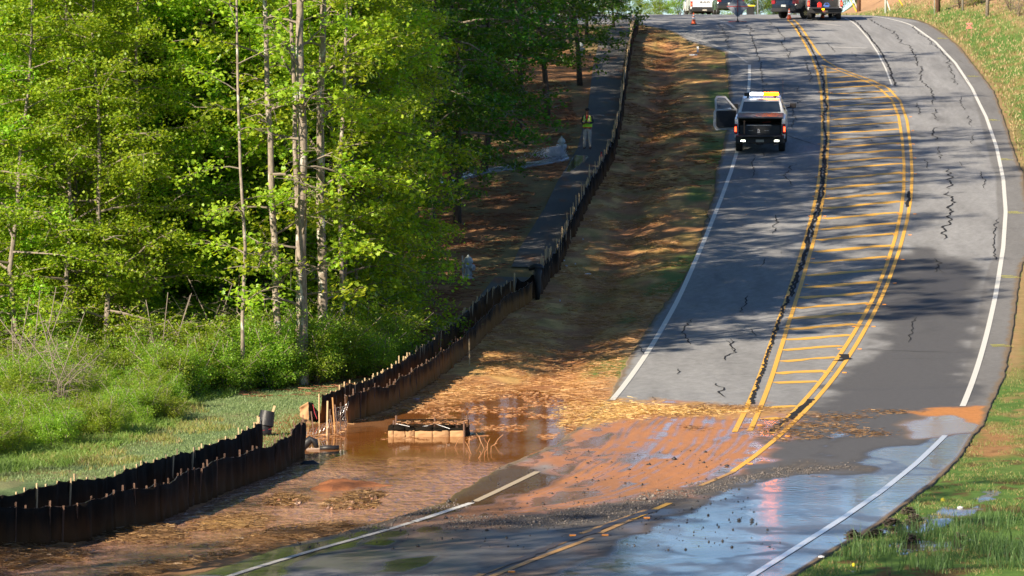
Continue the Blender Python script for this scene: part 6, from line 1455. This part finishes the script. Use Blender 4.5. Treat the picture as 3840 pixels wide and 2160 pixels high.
        MB().box(-.14, -.02, -.19, -.182, 1.57, 1.64, 0, dM).build('mirror_glass', M_CHR, d)
        mb = MB()
        for k in range(5): mb.box(-.055, -.051, -.12 - k * .045, -.10 - k * .045, .64, .68, 0, dM)
        mb.build('door_lettering', mat('grey_print', (.2, .2, .22), .6), d)
    if letters:
        lt = MB(); seg_ = {'R': [(0, 0, .04, .16), (0, .12, .14, .16), (.10, .07, .14, .14), (0, .06, .13, .095), (.08, 0, .14, .06)], 'A': [(0, 0, .04, .13), (.02, .12, .13, .16), (.11, 0, .15, .13), (0, .05, .15, .085)], 'M': [(0, 0, .04, .16), (.13, 0, .17, .16), (.03, .08, .09, .15), (.08, .08, .14, .15)]}
        x_ = -.33
        for ch in letters:
            l_ = MB()
            for a_, b_, c_, d_ in seg_[ch]: l_.box(x_ + a_ * 1.3, x_ + c_ * 1.3, -.024, -.017, 1.05 + b_, 1.05 + d_)
            l_.build('letter', M_BLKP, tg); x_ += .25
    return t
slope = math.atan((Zp(188) - Zp(181)) / 7)
(u, v) = 2846, 571
g = G(u, v); TR = pickup(g + Vector((.05, 1.15 - .4, 0)) * 1.0, math.radians(-4.6), 'white work pickup with its left door open and a white and amber light bar flashing', lightbar=True, door_open=True, sc=1.06, pitch=slope)
TR.location = g + Vector((0.0, -.75, 0)); TR.location.z = ground_z(g.x, g.y - .75 + 1.2) + .005 - 1.2 * math.sin(slope)
g = G(3090, 77); p2 = pickup(g + Vector((0, -.75, 0)), math.radians(-1.5), 'white pickup at the crest with tailgate down and a red can in its bed', sc=1.04, pitch=.07, group='pickup trucks at the crest')
p2.location.z = ground_z(g.x, g.y + .4) - .03
M_RC = mat('red_can', (.65, .02, .015), .4); M_BLU = mat('blue_tool', (.05, .12, .4), .5)
off2 = lambda x, y, z: p2.matrix_basis @ Vector((x, y, z))
o = MB().box(-.13, .13, -.1, .1, 0, .26).box(-.06, .06, -.02, .02, .26, .33).build('fuel_can', M_RC, None, bevel=.02); o.location = off2(-.32, .25, .77); tag(o, 'red fuel can standing in the crest pickup bed', 'fuel can')
mb = MB(); mb.tube([(-.2, 0, .05), (-.1, 0, .25), (.1, 0, .25), (.2, 0, .05)], .03, 6); mb.box(-.14, .14, -.1, .1, 0, .14); o = mb.build('pump', M_BLU, None, bevel=.01); o.location = off2(.12, .3, .77); tag(o, 'blue and silver pump beside the red fuel can', 'pump')
o = MB().tube([(-.5, 0, 0), (0, 0, -.06), (.5, .05, -.18)], .02, 6).build('red_hose', M_RC); o.location = off2(0, -.02, 1.40); tag(o, 'red hose hanging across the crest pickup bed', 'hose')
o = MB().box(-.05, .05, -.02, .02, -.03, .03).build('amber_lamp', M_LA, p2); o.location = (-.12, -.25, .68)
g = Vector((0, 0, 0)); x_, y_ = hit(2640, 62, Hs); y_ = 322.0; x_ = (2640 - 1920) / FPX * y_
rm = pickup((x_, y_, float(Zp(y_)) - .16), math.radians(3.5), 'white pickup with black letters on its closed tailgate, beyond the crest', tailgate='up', sc=1.0, letters='RAM', group='pickup trucks at the crest')
def wagon(loc, rz, label, mtl, sc=1.0, cat='car', name='parked_car', hgt=1.75, L_=4.6, Wd=.93, rack=True):
    t = empty(name, loc, (0, 0, rz), sc); tag(t, label, cat)
    low = [(.0, .42), ] + arch(.95, .43, .42) + [(1.6, .34), (2.9, .34)] + arch(L_ - .95, .43, .42) + [(L_ - .05, .45), (L_, .80), (L_ - .12, 1.0), (L_ - 1.1, 1.12), (.06, 1.12), (-.02, .8)]
    MB().slab(low, -Wd, Wd).build('body', mtl, t, bevel=.06)
    MB().hull([(.05, 1.10, Wd - .03), (.22, hgt - .10, Wd - .20), (.5, hgt, Wd - .24), (2.6, hgt, Wd - .24), (3.45, 1.10, Wd - .06)]).build('cabin', mtl, t, bevel=.05)
    MB().add([(-Wd + .13, .055, 1.17), (Wd - .13, .055, 1.17), (Wd - .27, .175, hgt - .17), (-Wd + .27, .175, hgt - .17)], [(0, 1, 2, 3)]).build('rear_window', M_GLS, t)
    for s in (-1, 1):
        a, b = s * (Wd - .018), s * (Wd - .175)
        MB().add([(a, .35, 1.16), (a, 1.45, 1.16), (b, 1.45, hgt - .14), (b, .5, hgt - .14), (a, 1.52, 1.16), (a, 2.9, 1.16), (b, 2.45, hgt - .14), (b, 1.52, hgt - .14)], [(0, 1, 2, 3), (4, 5, 6, 7)]).build('side_window', M_GLS, t)
        wheel(t, s * (Wd - .12), .95, .36, .22); wheel(t, s * (Wd - .12), L_ - .95, .36, .22)
        MB().box(s * Wd - .02 if s > 0 else s * Wd - .01, s * Wd + .01 if s > 0 else s * Wd + .02, -.03, .25, .88, 1.12).build('tail_lamp', M_TRED, t, bevel=.01)
        MB().box(s * (Wd - .14) - .13, s * (Wd - .14) + .13, -.035, .02, .88, 1.10).build('tail_lamp', M_TRED, t, bevel=.01)
        MB().box(-.08, .08, -.05, .05, -.06, .06, 0, Matrix.Translation((s * (Wd + .12), 3.2, 1.15))).build('mirror', M_BLKP, t, bevel=.02)
    MB().slab([(-.10, .40), (-.10, .62), (.05, .66), (.05, .38)], -Wd + .02, Wd - .02).build('rear_bumper', M_BLKP, t, bevel=.03)
    MB().box(-.18, .18, -.045, -.028, .70, .82).build('licence_plate', mat('pale_plate', (.6, .62, .62), .5), t)
    return t
g = G(2893, 70); sv = wagon(g + Vector((.75, -.55, 0)), math.radians(-42), 'dark sport utility vehicle turned to the right between the cones at the crest', M_DKP, 1.03, 'sport utility vehicle', 'sport_utility_vehicle', 1.85, 4.7, .95)
sv.location.z = float(Zp(sv.location.y + 1)) + .02
y_ = 300.0; wagon(((2738 - 1920) / FPX * y_, y_, float(Zp(y_)) + .03), math.radians(2), 'dark blue car mostly hidden behind the diamond sign', M_DKP, 1.0, 'car', 'parked_car', 1.6)
y_ = 296.0; g = Vector(((2812 - 1920) / FPX * y_, y_, float(Zp(y_)) + .02)); t = empty('litter_bin', g); tag(t, 'black bin with a yellow lid right of the diamond sign', 'bin')
MB().hull([(-.25, 0, .24), (-.28, .55, .28), (.28, .55, .28), (.25, 0, .24)]).build('bin_body', M_BLKP, t, bevel=.02); MB().box(-.31, .31, -.31, .31, .56, .66).build('lid', M_YG, t, bevel=.03)
# ------------------------------------------------------------------ the worker on the path
def skin_mesh(name, verts, edges, radii, material, parent, sub=2, root=0):
    me = bpy.data.meshes.new(name); me.from_pydata([tuple(v) for v in verts], edges, []); me.materials.append(material)
    o = link(name, me, parent)
    s = o.modifiers.new('skin', 'SKIN'); s.use_smooth_shade = True
    lay = me.skin_vertices[0] if me.skin_vertices else None
    if lay is None:
        bm = bmesh.new(); bm.from_mesh(me); bm.verts.layers.skin.verify(); bm.to_mesh(me); bm.free(); lay = me.skin_vertices[0]
    for i, r in enumerate(radii):
        lay.data[i].radius = (r, r) if not hasattr(r, '__len__') else r; lay.data[i].use_root = (i == root)
    b = o.modifiers.new('sub', 'SUBSURF'); b.levels = sub; b.render_levels = sub
    return o
M_SKIN = mat('brown_skin', (.16, .075, .045), .5); M_JKT = mat('navy_jacket', (.018, .022, .032), .8); M_TRO = mat('grey_beige_trousers', (.40, .37, .33), .85, bump=.4, bscale=14); M_SHOE = mat('brown_boots', (.07, .04, .028), .6)
M_LIME = mat('lime_vest', (.42, .78, .02), .6, emit=None); M_VOR = mat('orange_band', (.80, .20, .05), .5); M_VSI = mat('silver_band', (.60, .56, .55), .35); M_SHIRT = mat('red_shirt', (.60, .04, .03), .7); M_HAIR = mat('dark_cap', (.025, .018, .018), .8)
g = G(2203, 562)
pw = empty('person', g, (0, 0, math.radians(180 - 12))); tag(pw, 'worker in lime safety vest and pale trousers standing on the path by the gushing hydrant', 'person')
# local frame: the person faces +y, x is his right-to-left mirrored; z up; height 1.80
hip = .93
B = [(0, 0, .98), (0, 0, 1.12), (0, .01, 1.27), (0, 0, 1.42), (0, 0, 1.50), (0, .015, 1.57), (0, .035, 1.65), (0, .03, 1.74),
     (-.17, 0, 1.43), (-.235, -.02, 1.20), (-.12, .20, 1.16), (-.05, .26, 1.19), (.17, 0, 1.43), (.245, -.02, 1.18), (.13, .20, 1.13), (.05, .26, 1.17),
     (-.10, 0, .93), (-.11, .03, .50), (-.12, -.02, .09), (.10, 0, .93), (.115, .035, .50), (.13, 0, .09), (-.13, .10, .04), (.15, .12, .04)]
Bed = [(0, 1), (1, 2), (2, 3), (3, 4), (4, 5), (5, 6), (6, 7), (3, 8), (8, 9), (9, 10), (10, 11), (3, 12), (12, 13), (13, 14), (14, 15), (0, 16), (16, 17), (17, 18), (0, 19), (19, 20), (20, 21), (18, 22), (21, 23)]
Br = [(.15, .10), (.14, .095), (.16, .11), (.15, .10), .055, .06, (.082, .098), (.075, .09), .065, .047, .036, .03, .065, .047, .036, .03, .085, .06, .042, .085, .06, .042, .035, .035]
skin_mesh('body', B, Bed, Br, M_SKIN, pw, 2)
# face
fc = MB()
for s in (-1, 1):
    fc.lathe([(.0, -.012), (.012, -.006), (.014, 0), (.009, .007), (0, .01)], 8, 0, Matrix.Translation((s * .032, .118, 1.672)) @ Matrix.Rotation(-math.pi / 2, 4, 'X'))
fc.build('eyes', mat('eye', (.03, .02, .02), .2), pw, True)
nb = MB(); nb.add([(0, .150, 1.635), (-.018, .118, 1.628), (.018, .118, 1.628), (0, .118, 1.685)], [(0, 1, 2), (0, 2, 3), (0, 3, 1), (1, 3, 2)]); nb.build('nose', M_SKIN, pw)
MB().box(-.025, .025, .112, .124, 1.598, 1.606).build('mouth', mat('lips', (.12, .04, .035), .5), pw)
for s in (-1, 1): MB().lathe([(.0, 0), (.022, .004), (.028, .012), (.02, .02), (0, .02)], 10, 0, Matrix.Translation((s * .082, .02, 1.655)) @ Matrix.Rotation(s * math.pi / 2, 4, 'Y')).build('ear', M_SKIN, pw, True)
MB().lathe([(.098, 1.70), (.104, 1.73), (.10, 1.77), (.075, 1.805), (.03, 1.822), (0, 1.824)], 20, 0, Matrix.Translation((0, .02, 0))).build('hair', M_HAIR, pw, True)
# hands: palm and five unequal bent fingers closing on a phone
for s in (-1, 1):
    w0 = Vector((s * .052, .255, 1.175 if s < 0 else 1.165)); V = [w0, w0 + Vector((-s * .012, .045, .015)), w0 + Vector((-s * .018, .075, .02))]; E = [(0, 1), (1, 2)]; R = [.024, .028, .024]
    for k, (dx, L) in enumerate([(-.027, .055), (-.009, .066), (.010, .062), (.028, .048)]):
        b = len(V); base = V[1] + Vector((0, .012, dx * 1.0)); V += [base, base + Vector((-s * .012, L * .5, .0)), base + Vector((-s * .035, L * .72, .0)), base + Vector((-s * .05, L * .55, .004))]; E += [(b, b + 1), (b + 1, b + 2), (b + 2, b + 3)]; R += [.0095, .009, .0085, .0075]; E.append((1, b))
    b = len(V); V += [w0 + Vector((-s * .02, .02, .028)), w0 + Vector((-s * .035, .04, .045)), w0 + Vector((-s * .045, .062, .048))]; E += [(0, b), (b, b + 1), (b + 1, b + 2)]; R += [.012, .011, .009]
    skin_mesh('hand', V, E, R, M_SKIN, pw, 1)
ph = MB().box(-.036, .036, .30, .31, 1.15, 1.29).build('phone', M_BLKP, None, bevel=.004); ph.location = pw.location; ph.rotation_euler = pw.rotation_euler; tag(ph, 'dark phone held in both hands of the worker', 'phone')
# clothes
skin_mesh('jacket', [B[0], B[1], B[2], B[3], (0, -.005, 1.485), B[8], B[9], B[10], B[12], B[13], B[14]], [(0, 1), (1, 2), (2, 3), (3, 4), (3, 5), (5, 6), (6, 7), (3, 8), (8, 9), (9, 10)], [(.175, .125), (.165, .118), (.185, .13), (.17, .12), .075, .082, .062, .05, .082, .062, .05], M_JKT, pw, 2)
skin_mesh('trousers', [(0, 0, 1.0), (0, 0, .94), (-.095, 0, .86), (-.11, .03, .50), (-.12, -.015, .10), (.095, 0, .86), (.115, .035, .50), (.13, .005, .10)], [(0, 1), (1, 2), (2, 3), (3, 4), (1, 5), (5, 6), (6, 7)], [(.16, .115), (.15, .115), .10, .078, .066, .10, .078, .066], M_TRO, pw, 2)
for s, x0_, y0_ in ((-1, -.12, -.02), (1, .13, 0)):
    skin_mesh('boot', [(x0_, y0_ - .03, .05), (x0_, y0_ + .04, .055), (x0_ + s * .02, y0_ + .13, .04), (x0_ + s * .03, y0_ + .19, .03), (x0_, y0_ - .01, .13)], [(0, 1), (1, 2), (2, 3), (0, 4)], [.048, .05, .045, .032, .055], M_SHOE, pw, 1)
# vest: an open shell round the torso, lofted from rings, with bands
def ring(z, a, b, oy=0.0, n=28, a0=None): return [Vector((a * math.sin(t_), oy + b * math.cos(t_), z)) for t_ in (np.linspace(0, 2 * math.pi, n, endpoint=False))]
def vestpart(name, zs, material, grow_=0.0, gap=None, arm=None, parent=None):
    zz = [.98, 1.06, 1.15, 1.25, 1.34, 1.42, 1.50]; aa = [.205, .20, .205, .215, .215, .205, .15]; bb = [.158, .150, .152, .160, .158, .145, .10]
    V = []; F = []; n = 32
    for z_ in zs: a = np.interp(z_, zz, aa) + grow_; b = np.interp(z_, zz, bb) + grow_; V += ring(z_, a, b, 0.005, n)
    for i in range(len(zs) - 1):
        for k in range(n):
            t_ = (k + .5) / n * 2 * math.pi; zc = (zs[i] + zs[i + 1]) / 2; front = min(t_, 2 * math.pi - t_)
            if gap and front < gap(zc): continue
            if arm and abs(front - math.pi / 2) < arm(zc): continue
            F.append((i * n + k, i * n + (k + 1) % n, (i + 1) * n + (k + 1) % n, (i + 1) * n + k))
    me = bpy.data.meshes.new(name); me.from_pydata([tuple(v) for v in V], [], F); me.materials.append(material); o = link(name, me, parent or pw)
    s_ = o.modifiers.new('thickness', 'SOLIDIFY'); s_.thickness = .006; return o
gapf = lambda z_: 0 if z_ < 1.24 else (z_ - 1.24) * 2.3
armf = lambda z_: 0 if z_ < 1.20 else min(.62, (z_ - 1.20) * 9)
vest = vestpart('safety_vest', list(np.linspace(.99, 1.49, 16)), M_LIME, 0, gapf, armf)
vestpart('waist_band', [1.155, 1.175], M_VOR, .007, None, None, vest); vestpart('waist_band', [1.178, 1.215], M_VSI, .007, None, None, vest); vestpart('waist_band', [1.218, 1.235], M_VOR, .007, None, None, vest)
for s in (-1, 1):
    for w_, dz_, mt in ((.05, 0, M_VOR), (.028, .003, M_VSI)):
        pts = []
        for z_ in np.linspace(1.236, 1.48, 8):
            x_ = s * np.interp(z_, [1.236, 1.48], [.105, .115]); a = np.interp(z_, [1.15, 1.25, 1.34, 1.42, 1.50], [.205, .215, .215, .205, .15]) + .008; b = np.interp(z_, [1.15, 1.25, 1.34, 1.42, 1.50], [.152, .160, .158, .145, .10]) + .012 + dz_
            pts.append((x_, .005 + b * math.sqrt(max(.05, 1 - (x_ / a) ** 2)), z_))
        V = [(x_ - w_ / 2, y_, z_) for x_, y_, z_ in pts] + [(x_ + w_ / 2, y_, z_) for x_, y_, z_ in pts]; n = len(pts)
        MB().add(V, [(k, k + 1, n + k + 1, n + k) for k in range(n - 1)]).build('shoulder_band', mt, vest)
MB().add([(-.045, .130, 1.50), (.045, .130, 1.50), (.035, .150, 1.40), (.012, .165, 1.30), (-.012, .165, 1.30), (-.035, .150, 1.40)], [(0, 1, 2, 3, 4, 5)]).build('shirt_front', M_SHIRT, pw)
vestpart('shirt_hem', [.955, .985], M_SHIRT, -.004)
